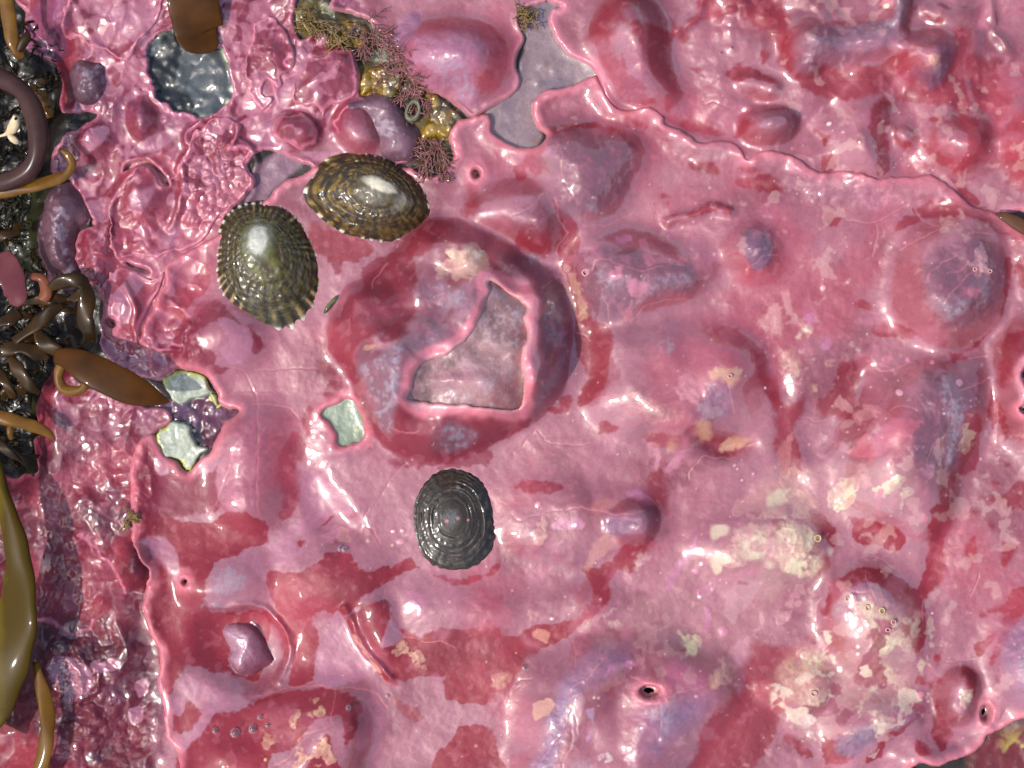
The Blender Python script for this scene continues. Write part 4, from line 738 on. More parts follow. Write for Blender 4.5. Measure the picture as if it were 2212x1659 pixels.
# ------------------------------------------------------------------ mesh building
def tag(o, label=None, cat=None, group=None, kind=None):
    if label: o["label"] = label
    if cat: o["category"] = cat
    if group: o["group"] = group
    if kind: o["kind"] = kind
    return o
def empty(name, x, y, z=0.0):
    o = bpy.data.objects.new(name, None); o.empty_display_size = 0.01
    COLL.objects.link(o); o.location = ((x - CX) * U, (CY - y) * U, z * U)
    return o
def mesh_np(name, verts, quads, mat, origin=(0, 0, 0), parent=None, cols=None, wet=None, rou=None, tris=None):
    """verts in metres (world); the object's origin is put at `origin` (metres, world)"""
    me = bpy.data.meshes.new(name)
    v = np.asarray(verts, dtype=np.float64) - np.asarray(origin)
    q = np.asarray(quads, dtype=np.int32).reshape(-1, 4) if quads is not None and len(quads) else np.zeros((0, 4), np.int32)
    t = np.asarray(tris, dtype=np.int32).reshape(-1, 3) if tris is not None and len(tris) else np.zeros((0, 3), np.int32)
    me.vertices.add(len(v)); me.vertices.foreach_set("co", v.astype(np.float32).ravel())
    nl = q.size + t.size
    me.loops.add(nl); me.loops.foreach_set("vertex_index", np.concatenate([q.ravel(), t.ravel()]))
    me.polygons.add(len(q) + len(t))
    st = np.concatenate([np.arange(len(q)) * 4, q.size + np.arange(len(t)) * 3]).astype(np.int32)
    me.polygons.foreach_set("loop_start", st)
    me.update(calc_edges=True); me.validate()
    me.polygons.foreach_set("use_smooth", np.ones(len(me.polygons), dtype=bool))
    def attr(nm, typ, data):
        a = me.attributes.new(nm, typ, 'POINT')
        a.data.foreach_set("color" if typ == 'FLOAT_COLOR' else "value", np.ascontiguousarray(data, dtype=np.float32).ravel())
    if cols is not None:
        attr("surface_colour", 'FLOAT_COLOR', np.concatenate([np.asarray(cols), np.ones((len(v), 1))], axis=1))
        attr("wet", 'FLOAT', wet if wet is not None else np.full(len(v), .8))
        attr("rough", 'FLOAT', rou if rou is not None else np.full(len(v), .35))
    me.materials.append(mat)
    o = bpy.data.objects.new(name, me); COLL.objects.link(o)
    if parent is not None:
        o.parent = parent
        pl = parent.location if parent.parent is None else parent.location + parent.parent.location
        o.location = Vector(origin) - pl
    else:
        o.location = origin
    return o
def layer(name, s, d, z, mat, col=None, wet=None, rou=None, parent=None, cut=-5.0, step=1, recede=True):
    """a sheet of the relief, kept where d > cut"""
    Z = z[::step, ::step]; D = d[::step, ::step]
    ys = gy[s[0]][::step]; xs = gx[s[1]][::step]
    ny, nx = Z.shape
    keep = np.maximum(np.maximum(D[:-1, :-1], D[1:, :-1]), np.maximum(D[:-1, 1:], D[1:, 1:])) > cut
    jj, ii = np.nonzero(keep)
    a = jj * nx + ii
    q = np.stack([a + nx, a + nx + 1, a + 1, a], axis=1)
    used = np.zeros(ny * nx, bool); used[q.ravel()] = True
    idx = np.cumsum(used) - 1
    q = idx[q]
    YY, XX = np.meshgrid(ys, xs, indexing='ij')
    v = np.stack([(XX.ravel() - CX) * U, (CY - YY.ravel()) * U, Z.ravel() * U], axis=1)[used]
    c = (COL[s] if col is None else col)[::step, ::step].reshape(-1, 3)[used]
    w = (WET[s] if wet is None else wet)[::step, ::step].ravel()[used]
    r = (ROU[s] if rou is None else rou)[::step, ::step].ravel()[used]
    org = v.mean(axis=0)
    return mesh_np(name, v, q, mat, org, parent, c, w, r)
def hat(x, y, arr=None):
    arr = H if arr is None else arr
    j = int(np.clip((y - Y0) / STEP, 0, NY - 1)); i = int(np.clip((x - X0) / STEP, 0, NX - 1))
    return float(arr[j, i])
def at(px, py, z):
    """a point standing z units up that lies on the line of sight through survey position px, py"""
    f = 1 - z / CAMZ
    return np.array([(px - CX) * f * U, (CY - py) * f * U, z * U])

FULL = (slice(0, NY), slice(0, NX))
def full(pts, warp=1.0, sm=3):
    D = np.full((NY, NX), -99.0)
    s, d = sdf(pts, 40, warp, sm)
    D[s] = d
    return D

# outlines of the crusts --------------------------------------------------------------------------
main_pts = np.vstack([
    C(3, [(0,955),(60,975),(130,985),(200,950),(222,892),(160,862),(130,730),(150,650),(250,580),(400,540),(540,490),(560,520),(650,660),(730,720),(800,700),(900,700),(1000,770),(1000,800),(1150,850),(1220,910),(1350,900),(1450,930),(1500,990),(1520,1030),(1600,985),(1700,975)]),
    C(4, [(250,1020),(350,1090),(430,1125),(560,1115),(680,1140),(800,1165),(860,1140),(980,1150),(1100,1135),(1220,1180),(1300,1250),(1370,1320),(1440,1345),(1540,1375),(1640,1450),(1728,1510)]),
    C(0, [(2330, 560), (2330, 1530)]),
    C(12, [(1728,1330),(1600,1400),(1500,1440),(1470,1500),(1380,1580),(1250,1620),(1180,1650),(1000,1665)]),
    C(0, [(1950, 1790), (450, 1790)]),
    C(9, [(1190,1659),(1150,1560),(1110,1500),(1070,1430),(1050,1340),(1060,1310),(1030,1180),(1030,1060),(1050,960),(1020,860),(970,760),(950,680),(940,620),(950,520),(990,390),(930,310),(880,230),(860,180),(870,120),(840,60)]),
    C(5, [(850,1600),(860,1500),(850,1400),(870,1300),(900,1200),(950,1150),(1000,1150),(1060,1260),(1150,1340),(1210,1390),(1290,1320),(1370,1270),(1410,1190),(1440,1120),(1480,1070),(1545,1020),(1430,970),(1400,880),(1360,790),(1290,755),(1200,735),(1100,750),(1030,800),(960,790),(945,650),(900,590),(910,560),(940,460),(960,400),(1000,330),(1060,200),(1085,150),(1070,60),(1150,0)]),
    C(1, [(1250,1600),(1340,1560),(1400,1540)]),
    C(0, [(520, 470)]),
    C(2, [(80,1280),(110,1230),(200,1160),(340,1100),(420,1080),(700,1070),(1000,1090),(1040,1110),(1160,1150),(1210,1100),(1270,1000),(1250,880),(1260,840),(1330,770),(1400,755),(1500,740),(1530,790),(1520,850),(1560,900),(1620,930)])])
D_MAIN = full(main_pts, 1.1)
hole_pts = np.vstack([C(6, [(1510,185),(1600,220),(1680,290)]), C(7, [(40,320),(75,350),(50,400),(70,480),(80,540),(45,640),(45,720),(65,820),(60,920),(50,960),(0,990)]),
                      C(6, [(1500,980),(1300,960),(1150,940),(1000,920),(1030,860),(1050,770),(1090,710),(1150,665),(1250,640),(1320,590),(1400,510),(1450,420),(1490,310),(1525,230)])])
D_HOLE = full(hole_pts, 0.8, 2)
green_pts = C(6, [(445,1010),(520,960),(575,940),(640,980),(680,1050),(695,1120),(690,1190),(640,1215),(560,1220),(530,1150),(490,1080)])
D_GREEN = full(green_pts, 1.8, 4)
tear_pts = C(8, [(1735,670),(1690,720),(1660,770),(1690,840),(1720,850),(1700,900),(1690,960),(1660,980),(1690,1020),(1740,1010),(1830,1000),(1830,680)])
D_TEAR = full(tear_pts, 0.6, 3)
pore_list = [(C(11, [(885, 1140)])[0], 21, 14), (C(12, [(1475, 1300)])[0], 11, 17), ((404, 1253), 5, 6), ((1027, 378), 7, 9)]
D_PORE = np.full((NY, NX), -99.0)
for (cx, cy), rx, ry in pore_list:
    s = box(np.array([[cx, cy]]), 170)
    r = np.hypot((gx[None, s[1]] + WX[s] * .5 - cx) / rx, (gy[s[0], None] + WY[s] * .5 - cy) / ry)
    D_PORE[s] = np.maximum(D_PORE[s], (1 - r) * min(rx, ry))
HOLES = np.maximum(np.maximum(D_HOLE, D_GREEN), np.maximum(D_TEAR, D_PORE))
D_M = np.minimum(D_MAIN, -HOLES)

ur_pts = np.vstack([C(3, [(330,-120),(330,40),(270,58),(240,120),(260,200),(300,290),(400,390),(530,472)]), C(0, [(1300, 200), (1340, 260), (1500, 330), (1620, 370), (1800, 410), (2000, 420), (2110, 470), (2150, 480), (2200, 455), (2330, 470), (2330, -140)])])
D_UR = full(ur_pts, 1.1)
um_pts = np.vstack([C(0, [(790, -120), (1180, -120)]), C(3, [(260,-20),(130,40),(60,80),(60,180),(80,280),(40,360),(30,450),(60,520),(40,590)]), C(2, [(1650,640),(1550,680),(1480,730),(1400,760),(1300,700),(1200,640),(1100,580),(1000,520),(950,430),(900,380),(870,300),(800,200),(720,120),(600,90),(500,40)])])
D_UM = full(um_pts, 1.2)
ul_pts = np.vstack([C(1, [(150,-200),(120,60),(90,200),(110,290),(200,330),(330,400),(360,520),(330,650),(380,710),(520,720),(620,760),(560,800),(450,840),(380,900),(330,1000),(330,1110),(430,1170),(500,1260),(560,1350),(620,1440),(500,1520),(500,1659)]),
                    C(5, [(480,0),(560,150),(650,250),(660,400),(650,560),(700,680),(820,780),(960,800),(1060,800)]), C(0, [(420, 760), (480, 640), (500, 500), (490, 470)]),
                    C(2, [(0,1180),(-60,1060),(60,980),(140,1000),(330,1080),(420,1120),(700,1120),(900,1080),(1010,1030),(1000,900),(1030,850),(960,720),(930,660),(820,610),(690,630),(680,500),(640,330),(560,300),(430,200),(300,240),(240,120),(260,0),(280,-300)])])
D_UL = full(ul_pts, 1.4)
rockpatch = C(1, [(970,350),(1050,250),(1130,230),(1300,200),(1450,300),(1490,380),(1505,600),(1450,690),(1270,770),(1130,720),(1050,620),(985,560)])
D_RP = full(rockpatch, 1.6, 1) + 6 * N_SML + 7 * N_FIN + 4 * N_C2
slit = full(C(1, [(800,1110),(830,1060),(900,1042),(980,1050),(1050,1110),(1105,1200),(1060,1180),(1000,1090),(930,1068),(870,1080)]), .6)
slit = np.maximum(slit, full(C(5, [(830,40),(960,90),(950,105),(860,70)]), .8))
slit = np.maximum(slit, full(C(5, [(690,410),(740,420),(755,450),(730,465),(700,440)]), .8))
slit = np.maximum(slit, full(C(1, [(575,1400),(620,1420),(615,1460),(590,1450)]), .8))
D_UL = np.minimum(D_UL, -np.maximum(D_RP, slit))
ll_pts = np.vstack([C(5, [(330,700),(560,790),(720,880),(830,960),(1000,990),(1080,1000),(1120,1080),(1020,1120),(1000,1200)]), C(0, [(360, 1000), (330, 1200), (380, 1420), (460, 1790), (-140, 1790), (-140, 1080)]), C(5, [(60,1440),(130,1410),(250,1390),(150,1200),(240,1150),(200,1030),(240,900),(270,780)])])
D_LL = full(ll_pts, 1.4)

# ------------------------------------------------------------------ the bedrock
ROCKC = np.zeros((NY, NX, 3)); ROCKC[:] = lin((58, 50, 44))
save, COL = COL, ROCKC
def full_mix(c, a): mixin(np.s_[:, :], c, a)
full_mix((112, 88, 100), sstep(0.0, 0.5, N_C2) * 0.4)
full_mix((24, 22, 14), (1 - sstep(60, 260, GX)) * 0.95)
full_mix((64, 66, 40), (1 - sstep(60, 260, GX)) * sstep(0.3, 0.7, N_SML) * 0.45)
pool = full(C(3, [(130,-60),(340,-20),(330,60),(260,130),(330,300),(560,480),(300,620),(170,760),(190,900),(120,1000),(-20,1000),(-160,900),(-200,760),(0,600),(60,420),(90,270),(60,120)]), 1)
full_mix((150, 122, 122), sstep(-6, 4, pool))
full_mix((120, 98, 112), sstep(-6, 4, pool) * sstep(0.1, 0.6, fbm(50, 91, 3)) * .7)
full_mix((148, 112, 126), sstep(-6, 6, full(C(2, [(-60,1320),(-40,1100),(100,1010),(240,990),(290,1060),(180,1160),(80,1250),(60,1310)]), 1)))
full_mix((84, 88, 88), sstep(-14, 2, D_RP))
full_mix((26, 28, 24), sstep(-14, 2, D_RP) * sstep(0.0, 0.1, fbm(70, 92, 3)) * .9)
full_mix((186, 200, 160), sstep(18, 0, np.abs(D_RP + 2)) * sstep(0.0, 0.45, fbm(24, 93, 3) + 0.25 * sstep(180, 260, GY)))
full_mix((112, 128, 96), sstep(-14, 2, D_GREEN)); full_mix((150, 162, 122), sstep(-14, 2, D_GREEN) * sstep(0.0, 0.5, fbm(22, 94, 3)))
full_mix((120, 60, 40), sstep(-10, 10, GX - 0 - 2090) * sstep(-20, 10, GY - 1560) * .5); full_mix((120, 44, 56), sstep(2080, 2130, GX) * sstep(1560, 1600, GY) * .8)
full_mix((90, 140, 116), sstep(2000, 2080, GX) * sstep(1560, 1620, GY) * sstep(0.05, 0.3, fbm(40, 95, 3)) * .85); full_mix((190, 170, 80), sstep(2150, 2190, GX) * sstep(1560, 1620, GY) * sstep(0.25, 0.5, fbm(26, 96, 3)) * .85)
tearzone = full(C(5, [(760,1040),(1000,980),(1180,900),(1300,860),(1420,960),(1560,1020),(1420,1140),(1380,1240),(1250,1260),(1180,1120),(1000,1150),(880,1140)]), 1)
full_mix((104, 48, 66), sstep(-6, 6, tearzone)); full_mix((52, 36, 34), sstep(-6, 6, tearzone) * sstep(0.1, 0.5, fbm(40, 97, 3)) * .9); full_mix((128, 84, 112), sstep(-6, 6, tearzone) * sstep(0.3, 0.6, fbm(50, 98, 3)) * .7)
full_mix((110, 50, 60), sstep(-6, 6, full(C(9, [(700,60),(840,40),(960,400),(960,620),(820,600),(760,380)]), 1)) * .8)
full_mix((110, 92, 92), sstep(-6, 6, full(C(9, [(800,440),(950,470),(945,640),(870,640)]), 1)) * .9)
spz = full(C(2, [(240,60),(420,0),(540,120),(740,160),(900,340),(960,480),(1100,620),(1340,760),(1250,900),(1200,1120),(1000,1120),(1060,960),(960,700),(820,620),(680,600),(660,330),(540,280),(440,210),(330,250)]), 1)
full_mix((112, 96, 54), sstep(-10, 4, spz)); full_mix((66, 62, 40), sstep(-10, 4, spz) * sstep(0.0, 0.4, N_SML) * .9); full_mix((150, 152, 132), sstep(-10, 4, spz) * sstep(0.4, 0.6, fbm(40, 99, 3)))
ROCKW = 0.06 + 0.6 * np.maximum(sstep(-6, 4, pool), sstep(-6, 6, tearzone)) + .2 * sstep(-6, 4, D_RP)
COL = save
HR = H - 3 + N_FIN * 0.8 + sstep(-4, 6, D_RP) * (np.clip(1 - wd, 0, 1) ** 3 * 4 * sstep(.0, .4, N_SML) - 3 + N_SML * 3 - np.abs(N_C2) * 9) + sstep(-6, 6, tearzone) * (knob * 9 - 8) - sstep(-3, 3, np.maximum(D_TEAR, D_PORE)) * 45 - sstep(-2, 2, slit) * 22 - sstep(-20, 0, np.maximum(D_HOLE, D_GREEN)) * 14
pb = 0
for cx, cy, r, h in [(1173, 140, 9, 4), (1155, 175, 12, 3), (1165, 182, 6, 4), (1195, 150, 8, 2), (1240, 70, 10, 2)]:
    HR += h * np.exp(-(((GX - cx) / r) ** 2 + ((GY - cy) / r) ** 2))
HR = np.where(pool > 0, HR * 0 + blur(H - 3, 12) + (HR - H + 3), HR)
poolblend = sstep(-4, 6, pool)
rock = layer("rock", FULL, np.ones((NY, NX)), HR, M_ROCK, ROCKC, ROCKW, np.full((NY, NX), .3), cut=-5, step=2)
tag(rock, "dark wet bedrock under and between the pink crusts", None, None, "structure")
# the reef flat beyond the view
xs = np.concatenate([np.linspace(-30000, X0 - 2100, 24), np.arange(X0 - 1994, X1 + 2000, 28), np.linspace(X1 + 2100, 30000, 24)])
ys = np.concatenate([np.linspace(-30000, Y0 - 2100, 24), np.arange(Y0 - 1994, Y1 + 2000, 28), np.linspace(Y1 + 2100, 30000, 24)])
XX, YY = np.meshgrid(xs, ys)
inside = (XX > X0 + 12) & (XX < X1 - 12) & (YY > Y0 + 12) & (YY < Y1 - 12)
rr = np.random.RandomState(12)
b1, b2, b3, b4 = [blur(rr.rand(*XX.shape), sg) for sg in (2, 4, 8, 3)]
nrm = lambda q: (q - q.mean()) / q.std()
ZZ = np.where(inside, -160, 6 + 5 * nrm(b1) + 12 * nrm(b2) + 14 * nrm(b3))
n = XX.shape[1]
a = (np.arange(XX.shape[0] - 1)[:, None] * n + np.arange(n - 1)[None, :]).ravel()
v = np.stack([(XX.ravel() - CX) * U, (CY - YY.ravel()) * U, ZZ.ravel() * U], axis=1)
cc = np.tile(lin((172, 100, 114)), (len(v), 1))
for c_, m_ in (((150, 40, 54), sstep(.2, .5, nrm(b4))), ((136, 80, 94), sstep(.4, 1.4, nrm(b3))), ((206, 150, 146), sstep(1.2, 1.6, nrm(b1)))):
    cc += (lin(c_) - cc) * m_.ravel()[:, None] * .85
far = mesh_np("ground", v, np.stack([a + n, a + n + 1, a + 1, a], axis=1), M_CRUST, (0, 0, 0), None, cc, np.full(len(v), .6), np.full(len(v), .45))
tag(far, "reef flat of the same pink crusted rock going on all round", None, None, "structure")

# ------------------------------------------------------------------ the crusts
def crust(name, D, thick, lip, lipw, mat, label, rim=PALE, rimw=14, cat="algae crust", group=None, rimfade=0.85, round_=9.0, edge_noise=1.0, name_rim=None):
    ok = D > -8
    jj, ii = np.nonzero(ok)
    s = (slice(max(jj.min() - 1, 0), jj.max() + 2), slice(max(ii.min() - 1, 0), ii.max() + 2))
    d = D[s] + edge_noise * (N_FIN[s] * 1.5 + N_SML[s] * 1.0)
    t = np.clip(d / round_, 0, 1)
    prof = np.sqrt(np.clip(1 - (1 - t) ** 2, 0, 1))
    wob = 0.6 + 0.6 * np.clip(N_SML[s] + 0.4, 0, 1.5)
    z = H[s] + thick * prof + lip * wob * np.exp(-((d - lipw * 0.7) / lipw) ** 2)
    z = np.where(d < 0, H[s] - 4 + 6 * np.clip(d, -2, 0), z)
    c = COL[s].copy()
    dn = d + N_SML[s] * 3
    a = (sstep(rimw * 1.4, rimw * 0.3, dn) * rimfade)
    c += (lin(rim) - c) * a[..., None]
    if name_rim is not None:
        dh = -name_rim[s] + 8 * N_SML[s] + 5 * N_MID[s]
        c += (lin((234, 130, 144)) - c) * (sstep(38, 20, dh + 7 * N_C2[s]) * .9)[..., None]
        c += (lin((242, 168, 168)) - c) * (sstep(16, 4, dh) * .85)[..., None]
    a2 = sstep(3.5, 0.5, d) * .35
    c += (lin((244, 196, 196)) - c) * a2[..., None]
    o = layer(name, s, d, z, mat, c)
    tag(o, label, cat, group)
    return o, s, d
for D, lipw in ((D_HOLE, 16), (D_GREEN, 10), (D_TEAR, 9)):
    pass
GRP = "coralline crusts on the rock"
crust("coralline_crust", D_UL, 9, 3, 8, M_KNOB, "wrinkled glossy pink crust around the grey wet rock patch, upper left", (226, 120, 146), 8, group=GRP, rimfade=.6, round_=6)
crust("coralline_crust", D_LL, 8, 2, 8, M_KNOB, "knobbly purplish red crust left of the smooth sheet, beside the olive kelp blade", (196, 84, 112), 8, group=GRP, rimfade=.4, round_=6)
for k, pts, lab, th_ in [
    (2, [(-20,150),(60,100),(150,130),(220,200),(270,300),(275,380),(240,440),(190,470),(160,500),(170,560),(120,580),(70,530),(30,600),(100,640),(80,700),(20,740),(-40,640),(-60,400)], "round ruffle edged pink plate just right of the grey wet rock patch", 8),
    (2, [(230,620),(280,500),(330,420),(400,360),(560,320),(640,340),(690,440),(660,500),(690,560),(640,640),(520,660),(460,720),(420,760),(380,700),(300,720)], "pimpled pink plate left of the yellow sponges", 8),
    (2, [(110,860),(190,770),(330,760),(400,840),(370,950),(240,980),(140,930)], "small oval pink cushion above the two brown limpets", 9),
    (1, [(760,1480),(780,1250),(860,1090),(960,1070),(1060,1180),(1140,1110),(1200,1000),(1290,830),(1420,760),(1560,830),(1550,900),(1640,960),(1680,1060),(1640,1130),(1650,1240),(1560,1330),(1440,1420),(1300,1560),(1100,1640),(900,1659),(780,1659)], "large wavy pink plate with a ruffled edge left of the olive brown limpet", 7),
    (1, [(430,-200),(450,60),(410,230),(470,260),(600,300),(720,330),(800,420),(880,380),(940,250),(1040,160),(1070,40),(1060,-200)], "pink plate at the top between purple corner and kelp strap", 6),
    (5, [(670,200),(760,100),(880,60),(1000,120),(1080,70),(1060,200),(990,330),(930,460),(905,580),(890,620),(760,540),(680,430)], "pink plate with a long raised edge below left of the olive brown limpet", 7)]:
    Dp = np.minimum(full(C(k, pts), 2.2), np.maximum(D_UL, D_LL) - 4)
    H_keep = H.copy(); H = H + 7
    crust("coralline_crust", Dp, th_, 3, 6, M_KNOB, lab, (228, 124, 146) if k != 9 else (186, 84, 112), 7, group=GRP, rimfade=.75, round_=5, edge_noise=2.2)
    H = H_keep
crust("coralline_crust", D_UM, 12, 4, 8, M_CRUST, "pink crust over the grey mauve hump between the tufts and the grey pool", (226, 140, 150), 9, group=GRP, rimfade=.7, round_=7)
crust("coralline_crust", D_UR, 10, 3, 10, M_CRUST, "lumpy pink and red crust above the long raised lip, right of the grey pool", (236, 138, 156), 20, group=GRP, rimfade=.7, round_=10)
rimH = np.exp(-((-HOLES - 10) / 14) ** 2)
H_keep = H.copy()
H = H + np.where(D_HOLE > -60, 3 * np.exp(-((-D_HOLE - 16) / 24) ** 2), 0) + np.where(D_PORE > -22, 4 * np.exp(-((-D_PORE - 3) / 7) ** 2), 0)
main, sM, dM = crust("coralline_crust", D_M, 14, 6, 17, M_CRUST, "large smooth pink crust sheet covering the boulder and most of the rock", (226, 124, 136), 19, group=GRP, rimfade=.85, round_=9, name_rim=D_HOLE)
H = H_keep

# ------------------------------------------------------------------ stones that show through or lie on the crusts
def patch(name, pts, zfun, mat, col, label, cat, wet=.3, rou=.5, warp=1.0, extra=None, group=None, sm=3, parent=None, cut=-5.0):
    s, d = sdf(pts, 20, warp, sm)
    z = zfun(s, d)
    c = np.zeros(d.shape + (3,)); c[:] = lin(col)
    if extra: extra(s, d, c)
    o = layer(name, s, d, z, mat, c, np.full(d.shape, wet), np.full(d.shape, rou), parent=parent, cut=cut)
    if parent is None: tag(o, label, cat, group)
    return o
def cmix(c, col, a): c += (lin(col) - c) * a[..., None]
NS1, NS2, NS3 = fbm(46, 111, 4), fbm(22, 112, 4), fbm(90, 113, 3)
# bare stone inside the torn hole of the boulder's crust
def bare_col(s, d, c):
    cmix(c, (150, 108, 108), sstep(-.1, .5, NS1[s]) * .7); cmix(c, (186, 150, 156), sstep(.15, .6, NS2[s] + .3 * NS3[s]) * .7)
    cmix(c, (104, 80, 76), sstep(.3, .7, fbm(30, 114, 3)[s]) * .6); cmix(c, (166, 90, 92), sstep(.4, .7, fbm(60, 115, 3)[s]) * .6)
    cmix(c, (196, 170, 176), sstep(.3, .8, STREAK[s] * .6 + NS1[s] * .5) * .55)
    e = np.exp(-(((GX[s] - 1000) / 60) ** 2 + ((GY[s] - 815) / 22) ** 2)); cmix(c, (176, 110, 128), e * .6)
    cmix(c, (80, 52, 46), sstep(1119, 1126, GX[s]) * sstep(760, 790, GY[s]) * .5)
def bare_z(s, d):
    z = H[s] + 7 + NS2[s] * 1.8 + NS1[s] * 2.0
    z += 9 * np.exp(-(((GX[s] - 985) / 75) ** 2 + ((GY[s] - 818 + (GX[s] - 985) * .0) / 16) ** 2)) - 5 * sstep(1100, 1125, GX[s]) * sstep(740, 780, GY[s])
    return z
s, d = sdf(hole_pts, 20, .8, 2)
grown = np.array(hole_pts); cen = grown.mean(axis=0); grown = cen + (grown - cen) * 1.16
patch("bare_stone", grown, bare_z, M_STONE, (176, 132, 132), "bare grey mauve stone showing through the torn hole in the boulder's crust", "stone", .25, .55, .8, bare_col)
# pebble lying in the pit at lower left
def peb_z(s, d):
    t = np.clip(d / 34, 0, 1)
    f = np.maximum(0, 1 - np.abs((GX[s] - 530) * .8 + (GY[s] - 1400) * .35) / 46)
    return H[s] + 8 + 30 * np.sqrt(np.clip(1 - (1 - t) ** 2, 0, 1)) + 10 * f + NS2[s] * 1.5
patch("pebble", C(9, [(1430,760),(1500,710),(1620,720),(1680,790),(1728,880),(1760,960),(1700,1020),(1620,1060),(1520,1040),(1470,960),(1480,880)]), peb_z, M_STONE, (144, 80, 98),
      "angular pink grey pebble lying in the round pit of the crust", "pebble", .6, .35, 1.0, lambda s, d, c: (cmix(c, (182, 132, 150), sstep(-.2, .5, NS1[s] - (GX[s] - 520) / 90) * .8), cmix(c, (124, 48, 70), sstep(530, 600, GX[s]) * sstep(1380, 1440, GY[s]) * .9)))
# purple stones with a thin crust of their own
def stone(pts, h, w, label, k=1, wet=.3, base=(104, 66, 78), bl=.8, extra=None, pw=2.0):
    def z(s, d):
        t = np.clip((d + 3) / w, 0, 1)
        return H[s] - 6 + 6 * sstep(-3, 3, d) + blur(h * (1 - (1 - t) ** pw), 3) + NS1[s] * 4 + NS2[s] * 1.8
    def cf(s, d, c):
        cmix(c, (124, 84, 96), sstep(-.1, .5, NS1[s]) * .7); cmix(c, (78, 48, 62), sstep(.1, .6, NS3[s]) * .6)
        cmix(c, (182, 164, 178), sstep(.35, .9, NS2[s] + N_GRN[s] * .6 + sstep(0, w, d) * .3) * .6 * bl)
        if extra: extra(s, d, c)
    return patch("crusted_stone", C(k, pts), z, M_STONE, base, label, "stone", wet, .5, 1.2, cf, "purple crusted stones")
stone([(440,520),(460,440),(520,380),(600,390),(680,420),(690,500),(680,600),(620,690),(520,680),(450,610)], 38, 32, "round dull purple stone left of the grey wet rock patch")
stone([(250,1400),(290,1290),(360,1220),(450,1190),(510,1240),(560,1330),(570,1420),(500,1500),(490,1600),(500,1760),(420,1860),(300,1840),(220,1700),(210,1540)], 46, 50, "long dull purple stone beside the dark weed below the kelp loop")
stone([(590,680),(700,640),(820,605),(910,650),(960,720),(1000,800),(1060,880),(1060,960),(1030,1030),(950,1055),(860,1040),(800,990),(800,880),(760,800),(700,720),(630,725)], 42, 36, "smooth lilac stone just above the upper limpet, next to the yellow sponge", 2, .3, (140, 98, 112))
stone([(1690,700),(1728,690),(1740,690),(1740,720),(1710,725)], 6, 12, "small dark purple chip by the right edge of the sheet", 4) if False else None

# greenish floor of the window in the crust
patch("green_film", C(6, [(430,1000),(520,945),(580,925),(650,970),(695,1050),(710,1120),(700,1200),(640,1230),(550,1235),(515,1150),(475,1080)]), lambda s, d: H[s] + 4 + NS2[s] * .6, M_ROCK, (122, 136, 108),
      "grey green film in the small rounded window left of the boulder", "algae film", .9, .2, .8, lambda s, d, c: (cmix(c, (146, 160, 128), sstep(0, .5, NS1[s]) * .8), cmix(c, (172, 182, 120), sstep(.9, .2, np.hypot((GX[s] - 770) / 12, (GY[s] - 925) / 22)) * .8), cmix(c, (90, 92, 48), sstep(.9, .3, np.hypot((GX[s] - 773) / 5, (GY[s] - 922) / 8)) * .8)))

# two bleached flakes with yellow green edges on the tear at the left
def flake(pts, label, edge):
    def cf(s, d, c):
        cmix(c, (160, 172, 150), sstep(-.1, .5, NS1[s]) * .8); cmix(c, (226, 222, 196), sstep(.2, .6, NS2[s]) * .7); cmix(c, (200, 204, 90), sstep(9, 1, d + 5 * N_SML[s] + 3 * N_FIN[s]) * edge(s)); cmix(c, (120, 128, 110), sstep(.3, .6, NS3[s]) * .4)
    patch("bleached_flake", C(5, pts), lambda s, d: H[s] + 8 + 9 * np.sqrt(np.clip(1 - (1 - np.clip(d / 8, 0, 1)) ** 2, 0, 1)) - 14 * (d < 0) + NS2[s] * 2.5 + NS1[s] * 2, M_ROCK, (186, 190, 166), label, "bleached crust", .4, .5, 2.2, cf, "bleached flakes at the tear")
flake([(1025,790),(1090,745),(1200,732),(1290,750),(1345,780),(1360,840),(1395,880),(1360,880),(1290,890),(1220,900),(1180,955),(1110,920),(1060,860)], "upper of two pale green bleached flakes, tapped by the pointed kelp tip", lambda s: sstep(850, 815, GY[s]))
flake([(1005,1150),(1090,1095),(1180,1100),(1230,1120),(1240,1180),(1290,1240),(1340,1260),(1270,1320),(1215,1385),(1150,1320),(1060,1250)], "lower of two pale green bleached flakes, wedge below the dark tear", lambda s: sstep(400, 380, GX[s] - (GY[s] - 950) * .55))
flake([(1360,870),(1395,890),(1425,960),(1405,970),(1375,920)], "narrow yellow green flake on the right rim of the dark tear", lambda s: np.ones(GX[s].shape) * .8)

# ------------------------------------------------------------------ yellow sponge, crumbs
def sponge(pts, label):
    def cf(s, d, c):
        cmix(c, (104, 84, 26), sstep(-.1, .4, NS2[s]) * .8); cmix(c, (190, 150, 36), sstep(.1, .6, NS1[s]) * .7); cmix(c, (60, 48, 24), sstep(.3, .6, fbm(18, 121, 3)[s]) * .8); cmix(c, (150, 150, 120), sstep(.5, .7, fbm(34, 122, 3)[s]) * .7)
    patch("sponge", C(2, pts), lambda s, d: H[s] + 2 + 12 * np.sqrt(np.clip(1 - (1 - np.clip(d / 10, 0, 1)) ** 2, 0, 1)) - 10 * (d < 0) + knob[s] * 9 + NS2[s] * 3, M_SPONGE, (150, 112, 24), label, "sponge", .7, .35, 1.6, cf, "yellow sponges between the crusts")
sponge([(550,190),(620,150),(720,165),(745,210),(690,290),(600,270)], "small yellow sponge cushion at the top among pink tufts")
sponge([(690,480),(770,420),(900,420),(950,500),(930,610),(860,640),(760,590),(690,620)], "orange yellow knobbly sponge above the lilac stone")
